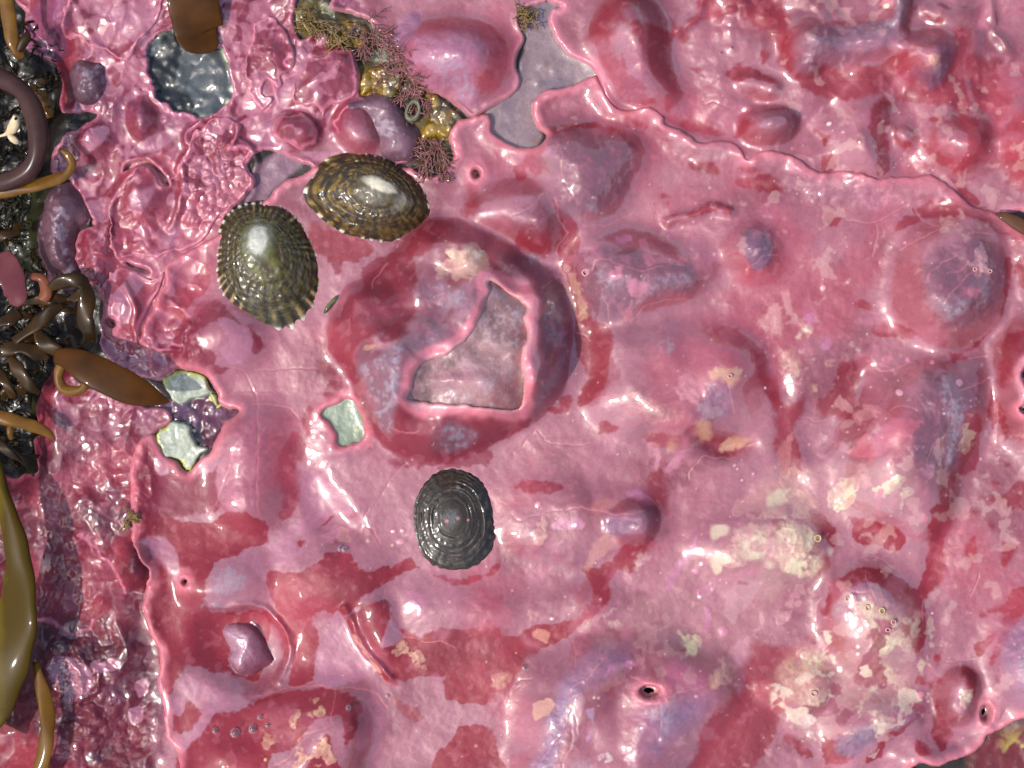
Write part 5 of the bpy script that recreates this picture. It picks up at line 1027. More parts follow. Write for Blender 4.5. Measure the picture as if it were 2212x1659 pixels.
sponge([(1110,620),(1180,640),(1260,710),(1345,765),(1280,820),(1240,890),(1130,880),(1080,940),(1060,880),(1110,780)], "olive yellow sponge under the grey mauve hump")

# ------------------------------------------------------------------ limpets
def limpet(name, label, cx, cy, pts, apex, height, nrib, colfun, rib=2.2, rings=1.6, sink=4, wet=.9, rimtick=None, seed=0, lift=0, power=1.25):
    """a conical ribbed shell on its rock: outline pts around (cx, cy)"""
    pts = np.array(pts, dtype=float); pts = (cx, cy) + (pts - (cx, cy)) * 1.035
    p = smooth_poly(pts, 8)
    ang = np.arctan2(p[:, 1] - apex[1], p[:, 0] - apex[0]); o_ = np.argsort(ang)
    ang = ang[o_]; rad = np.hypot(p[o_, 0] - apex[0], p[o_, 1] - apex[1])
    NT, NR = 300, 74
    th = np.linspace(-math.pi, math.pi, NT, endpoint=False)
    R = np.interp(th, np.concatenate([ang - 2 * math.pi, ang, ang + 2 * math.pi]), np.tile(rad, 3))
    rs = np.random.RandomState(seed)
    sc = np.zeros(NT); ph = np.cumsum(rs.rand(nrib) + .7); ph = ph / ph[-1] * 2 * math.pi
    phase = np.interp(th + math.pi, np.concatenate([[0], ph]), np.arange(nrib + 1)) * 2 * math.pi
    amp_ = rs.rand(nrib + 1) ** .8
    rib_c = np.cos(phase)
    ribs = np.cos(phase) * amp_[np.clip((phase / 6.2832 + .5).astype(int), 0, nrib)]
    base = hat(cx, cy) + 17 - sink + lift
    T, RR = np.meshgrid(th, np.linspace(0, 1, NR) ** 0.9, indexing='ij')
    rb = ribs[:, None]
    Rm = R[:, None] * (1 + 0.022 * rb * RR ** 8) * RR
    x = apex[0] + Rm * np.cos(T); y = apex[1] + Rm * np.sin(T)
    gs = lambda A: A[np.clip(((y - Y0) / STEP).astype(int), 0, NY - 1), np.clip(((x - X0) / STEP).astype(int), 0, NX - 1)]
    def nz(f1, f2, sd):      # noise over (angle, radius)
        r2 = np.random.RandomState(sd); L = r2.rand(f1, f2 + 4) * 2 - 1
        u = (T + math.pi) / (2 * math.pi) * f1; w = RR * f2
        i = np.floor(u).astype(int); fu = u - i; j = np.floor(w).astype(int); fw = w - j
        fu = fu * fu * (3 - 2 * fu); fw = fw * fw * (3 - 2 * fw)
        g = lambda a, b: L[a % f1, b]
        val = (g(i, j) * (1 - fu) + g(i + 1, j) * fu) * (1 - fw) + (g(i, j + 1) * (1 - fu) + g(i + 1, j + 1) * fu) * fw
        return val * sstep(.12, .45, RR) + gs(N_FIN if f1 > 40 else N_SML) * .7 * sstep(.45, .12, RR)
    ringsz = (nz(4, 12, seed + 1) + .6 * nz(9, 30, seed + 2)) if seed == 30 else (nz(3, 15, seed + 1) + .5 * nz(7, 34, seed + 2))
    h = height * (1 - RR ** power) - 4 * RR ** 8
    h = np.where(RR < .25, height * (1 - (.25 ** power)) + (height * .25 ** power) * .75 * (1 - (RR / .25) ** 2), h)
    h = h + rb * rib * (.5 + .7 * nz(20, 9, seed + 7)) * sstep(.4, .95, RR) + rings * ringsz * sstep(.1, .4, RR) + (.25 if seed == 30 else .7) * ((1.4 * nz(60, 30, seed + 3) + 2.2 * np.clip(nz(90, 40, seed + 4) - .2, 0, 1)) * sstep(.25, .5, RR) + 1.2 * gs(N_FIN) + .5 * gs(N_GRN)) + 1.8 * gs(N_SML)
    zb = base + h
    rgb = np.zeros(T.shape + (3,)); colfun(rgb, T, RR, rib_c[:, None] + 0 * rb, nz, x, y, ringsz)
    verts = np.stack([(x - CX) * U * (1 - base / CAMZ), (CY - y) * U * (1 - base / CAMZ), zb * U], axis=-1)
    # skirt: the shell's edge turned down and under
    for dr, dz in ((1.004, -4), (0.99, -14)):
        xs_ = apex[0] + R * dr * np.cos(th); ys_ = apex[1] + R * dr * np.sin(th)
        verts = np.concatenate([verts, np.stack([(xs_ - CX) * U * (1 - base / CAMZ), (CY - ys_) * U * (1 - base / CAMZ), (base + dz + 0 * xs_) * U], axis=-1)[:, None, :]], axis=1)
        rgb = np.concatenate([rgb, rgb[:, -1:, :]], axis=1)
    nr = verts.shape[1]
    a = np.arange(NT)[:, None] * nr + np.arange(nr - 1)[None, :]; b = ((np.arange(NT) + 1) % NT)[:, None] * nr + np.arange(nr - 1)[None, :]
    q = np.stack([a, a + 1, b + 1, b], axis=-1).reshape(-1, 4)
    root = empty(name, cx, cy, base)
    tag(root, label, "limpet", "limpets on the crust")
    org = np.array(root.location)
    V = verts.reshape(-1, 3); Cc = rgb.reshape(-1, 3)
    inner = (np.tile(np.arange(nr), NT) < 0)
    split = 16                      # the worn top is a part of its own
    ia = (np.arange(nr - 1) < split)
    qm = np.stack([a, a + 1, b + 1, b], axis=-1)
    q1 = qm[:, split:, :].reshape(-1, 4); q2 = qm[:, :split, :].reshape(-1, 4)
    wetv = np.full(len(V), wet); rov = np.full(len(V), .38)
    for nm, qq in (("shell", q1), ("apex", q2)):
        us = np.zeros(len(V), bool); us[qq.ravel()] = True; ix = np.cumsum(us) - 1
        ob = mesh_np(nm, V[us][:, [0, 1, 2]], ix[qq][:, ::-1], M_SHELL, org, root, Cc[us], wetv[us] * (1 if nm == "shell" else .5), rov[us])
        if nm == "apex": ob["label"] = "worn pale top of the shell" if seed != 30 else "worn grey top of the dark shell"
    return root, base
def lc(rgb, col, a): rgb += (lin(col) - rgb) * np.clip(a, 0, 1)[..., None]
def col1(rgb, T, R, rb, nz, x, y, rg):
    rgb[:] = lin((72, 53, 26))
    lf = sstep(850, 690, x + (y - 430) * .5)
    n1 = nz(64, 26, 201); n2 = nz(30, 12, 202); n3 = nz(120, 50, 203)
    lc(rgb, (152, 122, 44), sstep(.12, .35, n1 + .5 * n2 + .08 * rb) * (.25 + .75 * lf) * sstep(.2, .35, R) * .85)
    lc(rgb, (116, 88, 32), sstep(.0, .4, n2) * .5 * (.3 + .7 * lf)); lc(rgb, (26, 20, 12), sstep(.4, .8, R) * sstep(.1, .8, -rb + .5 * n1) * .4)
    lc(rgb, (28, 22, 14), sstep(.1, .5, nz(50, 18, 204) - .1 * rb) * .6)
    lc(rgb, (120, 112, 92), sstep(.42, .18, R + .1 * n2) * .7); lc(rgb, (96, 92, 84), sstep(.2, .7, n3) * sstep(.8, .3, R) * .4)
    e = np.hypot((x - 824) / 36, (y - 404 - (x - 824) * .35) / 15); lc(rgb, (232, 220, 192), sstep(1.15, .6, e + .2 * n2))
    e = np.hypot((x - 870) / 22, (y - 440) / 24); lc(rgb, (150, 140, 122), sstep(1.1, .4, e + .3 * n2) * .7)
    lc(rgb, (226, 216, 194), sstep(.93, .96, R) * sstep(.2, .6, rb) * sstep(-.2, .3, nz(40, 2, 205)))
def col2(rgb, T, R, rb, nz, x, y, rg):
    rgb[:] = lin((74, 61, 28))
    n1 = nz(70, 22, 211); n2 = nz(26, 10, 212); n3 = nz(130, 50, 213)
    lc(rgb, (30, 26, 14), sstep(-.1, .4, -rb * .35 + n1) * sstep(.3, .6, R) * .8)
    lc(rgb, (112, 98, 38), sstep(.1, .5, n1 + .15 * rb) * sstep(.25, .45, R) * .55)
    lc(rgb, (112, 116, 40), sstep(.6, .3, R) * sstep(-.1, .6, n2 + .2) * .6)
    lc(rgb, (36, 30, 18), sstep(.1, .6, n3) * .6); lc(rgb, (110, 112, 100), sstep(.25, .7, nz(90, 40, 216)) * .3)
    e = np.hypot((x - 562) / 22, (y - 522) / 30); lc(rgb, (128, 130, 108), sstep(1.9, 1.0, e + .3 * n2) * .7); lc(rgb, (206, 204, 188), sstep(1.2, .7, e + .2 * n2))
    lc(rgb, (190, 160, 112), sstep(.72, .9, R) * sstep(.35, .8, rb) * sstep(.0, .4, n2 + sstep(560, 690, y) * .7 - .2) * .8)
    lc(rgb, (228, 220, 200), sstep(.92, .96, R) * sstep(.1, .6, rb) * .9)
    lc(rgb, (24, 20, 12), sstep(.55, .9, R) * sstep(.1, .8, -rb) * .4)
def col3(rgb, T, R, rb, nz, x, y, rg):
    rgb[:] = lin((60, 48, 34))
    n1 = nz(60, 26, 221); n3 = nz(110, 44, 222)
    lc(rgb, (24, 21, 17), sstep(-.1, .5, rg) * .8); lc(rgb, (92, 80, 62), sstep(.2, .7, n1 + rg * .4) * .55); lc(rgb, (104, 104, 104), sstep(.25, .05, R + .05 * n1) * .8)
    lc(rgb, (20, 18, 16), sstep(.2, .7, n3) * .6); lc(rgb, (120, 116, 108), sstep(.95, .98, R) * sstep(.2, .6, rb) * .6)
    for px, py, r in ((990, 1118, 4), (966, 1124, 4), (1012, 1122, 3), (990, 1052, 5)):
        lc(rgb, (214, 120, 140) if py > 1100 else (110, 112, 112), sstep(1.2, .7, np.hypot(x - px, y - py) / r) * .8)
o1 = [(660, 418), (672, 385), (700, 352), (735, 336), (775, 333), (820, 341), (860, 360), (895, 388), (915, 418), (926, 455), (918, 480), (905, 497), (870, 515), (835, 521), (790, 516), (745, 503), (710, 482), (680, 455)]
o2 = [(471, 565), (472, 530), (480, 490), (500, 460), (535, 443), (575, 441), (615, 450), (645, 475), (668, 510), (684, 550), (692, 590), (690, 630), (675, 668), (650, 695), (615, 711), (575, 712), (540, 700), (508, 675), (485, 640), (472, 600)]
o3 = [(981 + 93 * math.copysign(abs(math.cos(t)) ** .93, math.cos(t)) * (1 - .05 * math.sin(-t)) + 3 * math.sin(3 * t), 1126 + 115 * math.copysign(abs(math.sin(t)) ** .93, math.sin(t)) + 2 * math.cos(5 * t)) for t in [i * math.pi / 11 for i in range(22)]]
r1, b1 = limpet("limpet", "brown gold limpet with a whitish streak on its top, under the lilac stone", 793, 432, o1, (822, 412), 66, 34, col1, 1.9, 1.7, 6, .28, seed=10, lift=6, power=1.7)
r2, b2 = limpet("limpet", "olive brown limpet with a scalloped cream marked rim, left of the three", 580, 578, o2, (565, 535), 64, 38, col2, 2.2, 1.7, 6, .28, seed=20, lift=4, power=1.7)
r3, b3 = limpet("limpet", "blackish limpet with concentric rings, below the boulder", 982, 1125, o3, (978, 1112), 36, 30, col3, .9, 2.4, 4, .5, seed=30, power=1.7)
# the pale foot showing under the lower edge of the first limpet
M_FOOT = plain_mat("limpet_foot_flesh", (214, 176, 128), (226, 196, 152), .35, .6, 300, .1)
th = np.linspace(0, 2 * math.pi, 48, endpoint=False)
vv = []
for k, (rx, ry, dz) in enumerate(((34, 13, -16), (35, 14, -9), (31, 12, -3), (10, 4, -2))):
    vv.append(np.stack([(832 + rx * np.cos(th) - CX) * U, (CY - (519 + ry * np.sin(th) - .12 * rx * np.cos(th))) * U, (b1 + dz + 0 * th) * U], axis=-1))
vv = np.concatenate(vv)
qq = [(k * 48 + i, k * 48 + (i + 1) % 48, (k + 1) * 48 + (i + 1) % 48, (k + 1) * 48 + i) for k in range(3) for i in range(48)]
ft = mesh_np("foot", vv, np.array(qq)[:, ::-1], M_FOOT, np.array(r1.location), r1)

# ------------------------------------------------------------------ kelp and other weed
def sweep_mesh(path, nseg=16, flat_pow=1.0, rough=0.0, seed=0):
    """path rows: px, py, z, width, thickness; a closed elliptical section swept along a smoothed line"""
    p = np.array([tuple(r_) + (0.0,) * (6 - len(r_)) for r_ in path], dtype=float)
    q = smooth_line(p, 8)
    pos = np.array([at(a[0], a[1], a[2]) for a in q])
    tan = np.gradient(pos, axis=0); tan /= np.linalg.norm(tan, axis=1)[:, None] + 1e-12
    up = np.array([0, 0, 1.0])
    side = np.cross(tan, up); ln = np.linalg.norm(side, axis=1); side[ln < 1e-6] = (1, 0, 0); side /= np.linalg.norm(side, axis=1)[:, None]
    nor = np.cross(side, tan)
    rs = np.random.RandomState(seed)
    wav = rough; ph0 = float(q[0, 0] * .37 + q[0, 1] * .11) % 6.28
    t = np.linspace(0, 2 * math.pi, nseg, endpoint=False)
    V = []
    for i in range(len(q)):
        w, h = q[i, 3] * .5 * U, q[i, 4] * .5 * U * (.5 if rough > .15 else 1)
        ca = np.cos(t); sa = np.sin(t)
        e = np.sign(ca) * np.abs(ca) ** flat_pow
        u_ = i / 8.0
        jit = 1 + wav * (math.sin(u_ * 2.3 + ph0) * .6 + math.sin(u_ * 5.1 + ph0 * 2) * .4)
        tw = (q[i, 5] if q.shape[1] > 5 else 0) + wav * 1.6 * math.sin(u_ * 1.7 + ph0 * 3)
        a_ = e[:, None] * w * jit; b_ = sa[:, None] * h
        V.append(pos[i] + side[i] * (a_ * math.cos(tw) - b_ * math.sin(tw)) + nor[i] * (a_ * math.sin(tw) + b_ * math.cos(tw)))
    V = np.concatenate(V); n = len(q)
    Q = [(i * nseg + k, i * nseg + (k + 1) % nseg, (i + 1) * nseg + (k + 1) % nseg, (i + 1) * nseg + k) for i in range(n - 1) for k in range(nseg)]
    V = np.concatenate([V, pos[:1], pos[-1:]]); c0, c1 = n * nseg, n * nseg + 1
    Tt = [(c0, (k + 1) % nseg, k) for k in range(nseg)] + [(c1, (n - 1) * nseg + k, (n - 1) * nseg + (k + 1) % nseg) for k in range(nseg)]
    return V, np.array(Q), np.array(Tt)
def forked(path, seed, nseg, flat_pow, rough):
    rs = np.random.RandomState(seed)
    parts = [sweep_mesh(path, nseg, flat_pow, rough, seed)]
    q = smooth_line(np.array(path, dtype=float), 8)
    for k in range(3):
        i = rs.randint(len(q) // 3, len(q) - 2)
        a = math.atan2(q[i + 1, 1] - q[i, 1], q[i + 1, 0] - q[i, 0]) + rs.choice([-1, 1]) * rs.uniform(.5, 1.1); w = q[:, 3].max()
        x, y, z = q[i, :3]; sub = [(x, y, z - 3, w * .5, 10)]
        for j in range(1, 4):
            a += rs.uniform(-.5, .5); x += math.cos(a) * w * .45; y += math.sin(a) * w * .45
            sub.append((x, y, z - 2 - 4 * j, w * (.62, .5, .12)[j - 1], (12, 10, 4)[j - 1]))
        parts.append(sweep_mesh(sub, nseg, flat_pow, rough, seed + k))
    V = np.concatenate([p[0] for p in parts]); off = np.cumsum([0] + [len(p[0]) for p in parts])
    return V, np.concatenate([p[1] + o for p, o in zip(parts, off)]), np.concatenate([p[2] + o for p, o in zip(parts, off)])
def weed(name, path, mat, label=None, cat=None, parent=None, nseg=16, flat_pow=.85, rough=0.1, seed=0, group=None):
    V, Q, Tt = forked(path, int(path[0][0] * 7 + path[0][1]) % 9999, nseg, flat_pow, rough) if rough > .15 else sweep_mesh(path, nseg, flat_pow, rough, seed)
    org = V.mean(axis=0) if parent is None else np.array(parent.location)
    o = mesh_np(name, V, Q, mat, org, parent, tris=Tt)
    if parent is None: tag(o, label, cat, group)
    return o
K_BROWN = plain_mat("brown_kelp", (84, 48, 8), (60, 33, 7), .4, .15, 60, .05)
K_DARK = plain_mat("dark_kelp", (66, 42, 10), (36, 24, 5), .3, .4, 90, .08)
K_AMBER = plain_mat("amber_kelp", (128, 88, 24), (98, 62, 16), .35, .7, 120, .06)
def gradient_mat(name, c1, c2, x0, x1, rough=.4, coat=.15):
    """kelp lamina: yellower on one side, its highlight put into the colour, browner on the other, with faint veins"""
    m, nt, b = new_mat(name)
    tc = nt.nodes.new("ShaderNodeTexCoord"); sp = nt.nodes.new("ShaderNodeSeparateXYZ"); link(nt, tc.outputs["Object"], sp.inputs[0])
    n = noise_node(nt, 60, 5, .6, tc.outputs["Object"])
    ma = nt.nodes.new("ShaderNodeMath"); ma.operation = 'MULTIPLY_ADD'; ma.inputs[1].default_value = (x1 - x0) * .5 * U; link(nt, n.outputs["Fac"], ma.inputs[0]); link(nt, sp.outputs["X"], ma.inputs[2])
    mr = nt.nodes.new("ShaderNodeMapRange"); mr.inputs["From Min"].default_value = x0 * U; mr.inputs["From Max"].default_value = x1 * U; link(nt, ma.outputs[0], mr.inputs["Value"])
    rp = nt.nodes.new("ShaderNodeValToRGB"); rp.color_ramp.elements[0].color = tuple(lin(c1)) + (1,); rp.color_ramp.elements[1].color = tuple(lin(c2)) + (1,)
    link(nt, mr.outputs[0], rp.inputs[0]); link(nt, rp.outputs[0], b.inputs["Base Color"])
    b.inputs["Roughness"].default_value = rough; b.inputs["Coat Weight"].default_value = coat; b.inputs["Coat Roughness"].default_value = .08; b.inputs["Coat IOR"].default_value = 1.3; b.inputs["Specular IOR Level"].default_value = .05
    bp = nt.nodes.new("ShaderNodeBump"); bp.inputs["Strength"].default_value = .12; bp.inputs["Distance"].default_value = .001; link(nt, n.outputs["Fac"], bp.inputs["Height"]); link(nt, bp.outputs[0], b.inputs["Normal"])
    return m
K_OLIVE = gradient_mat("olive_kelp", (158, 136, 16), (76, 58, 10), -60, 34)
K_STIPE = plain_mat("purple_brown_stipe", (62, 40, 40), (78, 52, 46), .42, .35, 140, .12, coat_rough=.2)
K_MAROON = plain_mat("maroon_blade", (120, 62, 66), (104, 52, 58), .4, .3, 90, .05)
K_BLACK = plain_mat("black_weed", (24, 20, 10), (46, 36, 16), .4, .12, 300, .2)
KG = "kelp along the left edge"
weed("kelp", [(412, -150, 70, 112, 7), (414, -60, 66, 112, 7), (417, 0, 60, 110, 6), (424, 40, 50, 108, 6), (429, 62, 42, 106, 5), (434, 76, 38, 98, 4, .06), (444, 86, 36, 76, 4, .06), (456, 94, 35, 50, 3, .06), (470, 100, 34, 16, 3)], K_BROWN, "brown strap of kelp hanging in at the top over the grey wet rock patch", "kelp", nseg=24, rough=.015, flat_pow=.6, group=KG)
weed("kelp_strand", [(8, -60, 60, 34, 14), (14, 0, 60, 34, 14), (20, 45, 60, 32, 14), (27, 85, 58, 30, 14), (38, 112, 54, 26, 12), (50, 125, 50, 12, 8)], K_AMBER, "amber frond in the top left corner", "kelp", group=KG)
weed("kelp_strand", [(38, 108, 58, 16, 10), (48, 95, 60, 22, 12), (57, 80, 62, 20, 12), (60, 68, 62, 8, 6)], K_DARK, "short brown leaflet beside the corner frond", "kelp", group=KG)
weed("kelp_stipe", [(-60, 150, 70, 40, 38), (0, 168, 90, 41, 40), (50, 200, 110, 42, 40), (78, 258, 122, 43, 41), (83, 317, 125, 42, 40), (67, 362, 118, 40, 38), (27, 388, 105, 38, 36), (-20, 400, 90, 37, 35), (-80, 402, 80, 37, 35)], K_STIPE, "thick purple brown stipe bent into a loop at the left edge", "kelp stipe", nseg=20, group=KG)
weed("kelp_strand", [(-20, 420, 60, 26, 12), (20, 412, 66, 28, 12), (60, 404, 70, 28, 12), (105, 392, 72, 26, 12), (140, 379, 74, 22, 11), (156, 357, 78, 18, 9), (146, 335, 80, 16, 8), (128, 322, 82, 10, 6)], K_AMBER, "amber frond with a hooked tip crossing below the loop", "kelp", group=KG)
for px, py, r, lab in ((72, 190, 9, "amber bladder bead nearest the stipe outside the kelp loop"), (91, 206, 12, "second largest amber bead, in the middle of the row outside the loop"), (101, 222, 10, "amber bead squeezed just above the lowest, largest one"), (103, 242, 13, "lowest and largest amber bead outside the kelp loop"), (90, 176, 7, "smallest amber bead, topmost of the row outside the loop")):
    weed("bladder", [(px - r, py - r * .6, 40, 3, 3), (px - r * .5, py - r * .3, 42, r * 1.7, r * 1.5), (px + r * .4, py + r * .3, 42, r * 1.8, r * 1.6), (px + r, py + r * .7, 40, 3, 3)], K_AMBER, lab, "bladder", group="amber beads outside the loop", nseg=12)
weed("kelp", [(6, 545, 80, 30, 5), (16, 575, 86, 52, 6), (28, 610, 86, 56, 6), (34, 640, 80, 48, 6), (30, 660, 74, 20, 4)], K_MAROON, "dull maroon blade end above the brown bladders", "kelp", group=KG)
weed("kelp_strand", [(62, 596, 60, 14, 8), (90, 602, 60, 20, 10), (100, 630, 60, 30, 14), (92, 650, 60, 20, 10)], plain_mat("rust_kelp", (142, 78, 48), (120, 62, 40), .35, .6, 100, .05), "rust coloured leaflet beside the maroon blade", "kelp", group=KG)
brn = "glossy brown branch of the weed tangle, "
for path, lab in [
    ([(100, 626, 60, 20, 14), (140, 607, 74, 28, 22), (176, 609, 80, 32, 24), (188, 640, 82, 34, 26), (183, 686, 78, 36, 26), (193, 722, 70, 36, 26), (190, 748, 60, 20, 14), (188, 757, 56, 6, 5)], brn + "thickest hooked one with a white shine"),
    ([(30, 738, 50, 24, 16), (77, 703, 58, 26, 18), (110, 673, 62, 26, 18), (136, 660, 60, 18, 12)], brn + "slanting left of the hooked one"),
    ([(76, 700, 56, 20, 14), (92, 738, 60, 28, 18), (124, 758, 60, 28, 18), (148, 768, 56, 14, 10)], brn + "bent like an elbow above the pointed blade"),
    ([(36, 650, 40, 24, 12), (80, 648, 48, 26, 14), (120, 646, 50, 26, 14), (152, 652, 46, 16, 10)], brn + "level one under the hooked one"),
    ([(0, 760, 44, 26, 18), (40, 750, 50, 34, 22), (80, 762, 52, 32, 20), (105, 776, 46, 12, 10)], brn + "broad one near the edge"),
    ([(22, 770, 46, 22, 16), (40, 800, 52, 28, 20), (64, 832, 50, 28, 20), (86, 850, 42, 14, 10)], brn + "pointing down towards the red knobs"),
    ([(-10, 800, 40, 24, 16), (14, 830, 46, 26, 18), (30, 860, 40, 14, 10)], brn + "short one at the very edge"),
    ([(-10, 700, 40, 26, 18), (20, 690, 46, 28, 18), (44, 676, 44, 20, 12)], brn + "stub beneath the maroon blade"),
    ([(-10, 955, 36, 22, 14), (20, 975, 42, 24, 16), (50, 992, 40, 24, 14), (76, 1008, 34, 10, 8)], brn + "low one under the amber tip"),
    ([(-20, 520, 30, 20, 12), (10, 508, 40, 20, 14), (44, 500, 36, 14, 10)], brn + "small one high at the edge"),
    ([(-10, 890, 34, 20, 14), (20, 905, 36, 20, 14), (48, 915, 34, 12, 10)], brn + "short one just above the amber tip")]:
    weed("kelp_branch", path, K_DARK, lab, "kelp", nseg=20, rough=.22, flat_pow=.6, group="brown branches of the weed tangle")
weed("kelp", [(120, 770, 100, 30, 12), (150, 776, 118, 50, 10), (185, 793, 128, 66, 9), (232, 816, 132, 72, 8), (280, 839, 130, 68, 8), (322, 855, 124, 46, 7), (350, 864, 118, 22, 5), (366, 868, 116, 4, 3)], K_BROWN, "pointed dark brown blade reaching right to the bleached flake", "kelp", nseg=24, rough=.02, flat_pow=.7, group=KG)
weed("kelp_curl", [(186, 818, 74, 14, 10), (180, 838, 70, 20, 14), (160, 845, 68, 22, 14), (136, 838, 68, 22, 14), (126, 812, 72, 22, 14), (134, 786, 80, 20, 14), (150, 772, 90, 18, 12)], K_AMBER, "amber curl rolled up under the base of the pointed blade", "kelp", group=KG)
weed("kelp_strand", [(-30, 896, 80, 28, 14), (5, 902, 84, 30, 14), (36, 910, 84, 30, 14), (76, 922, 80, 26, 12), (104, 936, 74, 18, 10), (118, 951, 70, 4, 3)], K_AMBER, "amber tapering tip lying on the dark gutter", "kelp", group=KG)
weed("kelp_strand", [(22, 915, 72, 10, 8), (22, 935, 70, 16, 12), (24, 950, 66, 8, 6)], K_AMBER, "tiny amber side shoot of the tapering tip", "kelp", group=KG)
weed("kelp", [(-30, 960, 110, 26, 26, -.35), (-10, 1010, 120, 30, 26, -.35), (4, 1060, 128, 34, 26, -.35), (17, 1110, 132, 42, 26, -.35), (34, 1175, 134, 54, 26, -.35), (42, 1240, 132, 72, 26, -.35), (38, 1313, 128, 96, 26, -.35), (24, 1390, 122, 112, 26, -.35), (2, 1450, 116, 116, 26, -.35), (-34, 1530, 108, 114, 26, -.35), (-80, 1620, 100, 100, 26, -.35)], K_OLIVE, "broad olive yellow kelp blade curving down the lower left edge", "kelp", nseg=28, flat_pow=.8, group=KG)
weed("kelp_strand", [(76, 1430, 90, 14, 7), (86, 1470, 86, 26, 8), (98, 1515, 80, 32, 8), (103, 1560, 74, 33, 8), (98, 1610, 68, 33, 8), (86, 1670, 62, 32, 8), (76, 1740, 56, 30, 8)], plain_mat("bronze_kelp", (120, 84, 22), (96, 62, 16), .4, .2, 60, .05), "narrow bronze frond behind the olive blade at the bottom", "kelp", nseg=20, flat_pow=.85, group=KG)
weed("weed_scrap", [(2150, 461, 34, 6, 4), (2165, 466, 40, 16, 5), (2190, 478, 42, 26, 6), (2220, 495, 42, 30, 6), (2260, 515, 40, 26, 6)], plain_mat("brown_scrap", (104, 66, 44), (84, 52, 38), .4, .5, 140, .1), "small flat brown scrap under the lip at the right edge", "seaweed")
weed("weed_strand", C(0, [(700, 676)]).tolist() and [(700, 677, hat(700, 677) + 20, 3, 3), (705, 668, hat(705, 668) + 24, 8, 5), (714, 656, hat(714, 656) + 26, 9, 5), (723, 646, hat(723, 646) + 25, 8, 5), (730, 638, hat(730, 638) + 20, 3, 2)], plain_mat("green_strand", (84, 92, 60), (104, 112, 70), .4, .6, 300, .2), "short green strand lying between limpet and boulder", "seaweed")
# dark mat of fine weed in the gutter: nobody could count it
rs = np.random.RandomState(33)
VV, QQ, TT, off = [], [], [], 0
for i in range(420):
    y = rs.uniform(60, 1000); xm = 70 + 60 * float(sstep(30, 110, np.array(y)) * (1 - sstep(200, 380, np.array(y)))) + 60 * float(sstep(540, 640, np.array(y)) * (1 - sstep(760, 860, np.array(y))))
    x = rs.uniform(-40, xm); a = rs.rand() * 6.28; L = rs.uniform(14, 46); w = rs.uniform(2, 6)
    z0 = hat(x, y) + 3
    pth = [(x, y, z0, w * .5, w * .4)]
    for k in range(1, 4):
        a += rs.uniform(-.8, .8)
        x += math.cos(a) * L / 3; y += math.sin(a) * L / 3
        pth.append((x, y, z0 + rs.uniform(4, 22) * (1 if k < 3 else .5), w * (1 if k < 3 else .3), w * (.6 if k < 3 else .3)))
    p_ = np.array(pth); p_[:, 2] = np.maximum(p_[:, 2], 0 + z0)
    V, Q, Tt = sweep_mesh(p_, 6)
    VV.append(V); QQ.append(Q + off); TT.append(Tt + off); off += len(V)
VV = np.concatenate(VV)
o = mesh_np("fine_weed", VV, np.concatenate(QQ), K_BLACK, VV.mean(axis=0), tris=np.concatenate(TT))
tag(o, "dark mat of fine tangled weed in the gutter at the left edge", "seaweed", None, "stuff")

# pale worm tube lying inside the loop
M_TUBE = plain_mat("cream_tube", (222, 196, 150), (236, 222, 190), .4, .5, 300, .3)
wt = empty("tube_worm", 30, 285, 30); tag(wt, "cream white worm tube with a dark mouth inside the kelp loop", "worm tube")
weed("tube", [(0, 294, 30, 5, 5), (12, 290, 34, 8, 8), (22, 283, 40, 20, 18), (30, 272, 50, 24, 22), (34, 258, 62, 20, 20), (36, 250, 66, 15, 15)], M_TUBE, parent=wt)
weed("tube", [(18, 286, 34, 8, 8), (24, 296, 36, 14, 12), (33, 304, 34, 16, 12), (40, 310, 30, 5, 4)], M_TUBE, parent=wt)
weed("mouth", [(33, 259, 70, 3, 3), (34, 256, 74, 7, 6), (35, 253, 74, 3, 3)], K_BLACK, parent=wt, nseg=10)

# ------------------------------------------------------------------ jointed coralline tufts
T_PINK = plain_mat("jointed_coralline", (156, 100, 104), (118, 84, 66), .4, .6, 500, .2)
T_BROWN = plain_mat("brown_jointed_coralline", (120, 92, 60), (156, 128, 76), .4, .6, 500, .2)
def beads(p0, ang, L, w, rs, V_, Q_, T_, off, z0):
    n = max(3, int(L / (w * 1.9)))
    x, y = p0; path = []
    for i in range(n + 1):
        zz = max(z0, hat(x, y) + 10) + 6 + 9 * math.sin(i / n * 2.2)
        path.append((x, y, zz, w * .55, w * .55))
        xm, ym = x + math.cos(ang) * L / n * .5, y + math.sin(ang) * L / n * .5
        path.append((xm, ym, zz + .5, w * 1.1, w * .9))
        x += math.cos(ang) * L / n; y += math.sin(ang) * L / n; ang += rs.uniform(-.45, .45)
    p = np.array(path)
    pos = np.array([at(a[0], a[1], a[2]) for a in p])
    t = np.linspace(0, 2 * math.pi, 6, endpoint=False)
    tan = np.gradient(pos, axis=0); side = np.cross(tan, (0, 0, 1)); side /= np.linalg.norm(side, axis=1)[:, None] + 1e-12
    V = np.concatenate([pos[i] + side[i] * (np.cos(t)[:, None] * p[i, 3] * .5 * U) + np.array([0, 0, 1]) * (np.sin(t)[:, None] * p[i, 4] * .5 * U) for i in range(len(p))])
    Q = np.array([(i * 6 + k, i * 6 + (k + 1) % 6, (i + 1) * 6 + (k + 1) % 6, (i + 1) * 6 + k) for i in range(len(p) - 1) for k in range(6)])
    V_.append(V); Q_.append(Q + off)
    return off + len(V), p
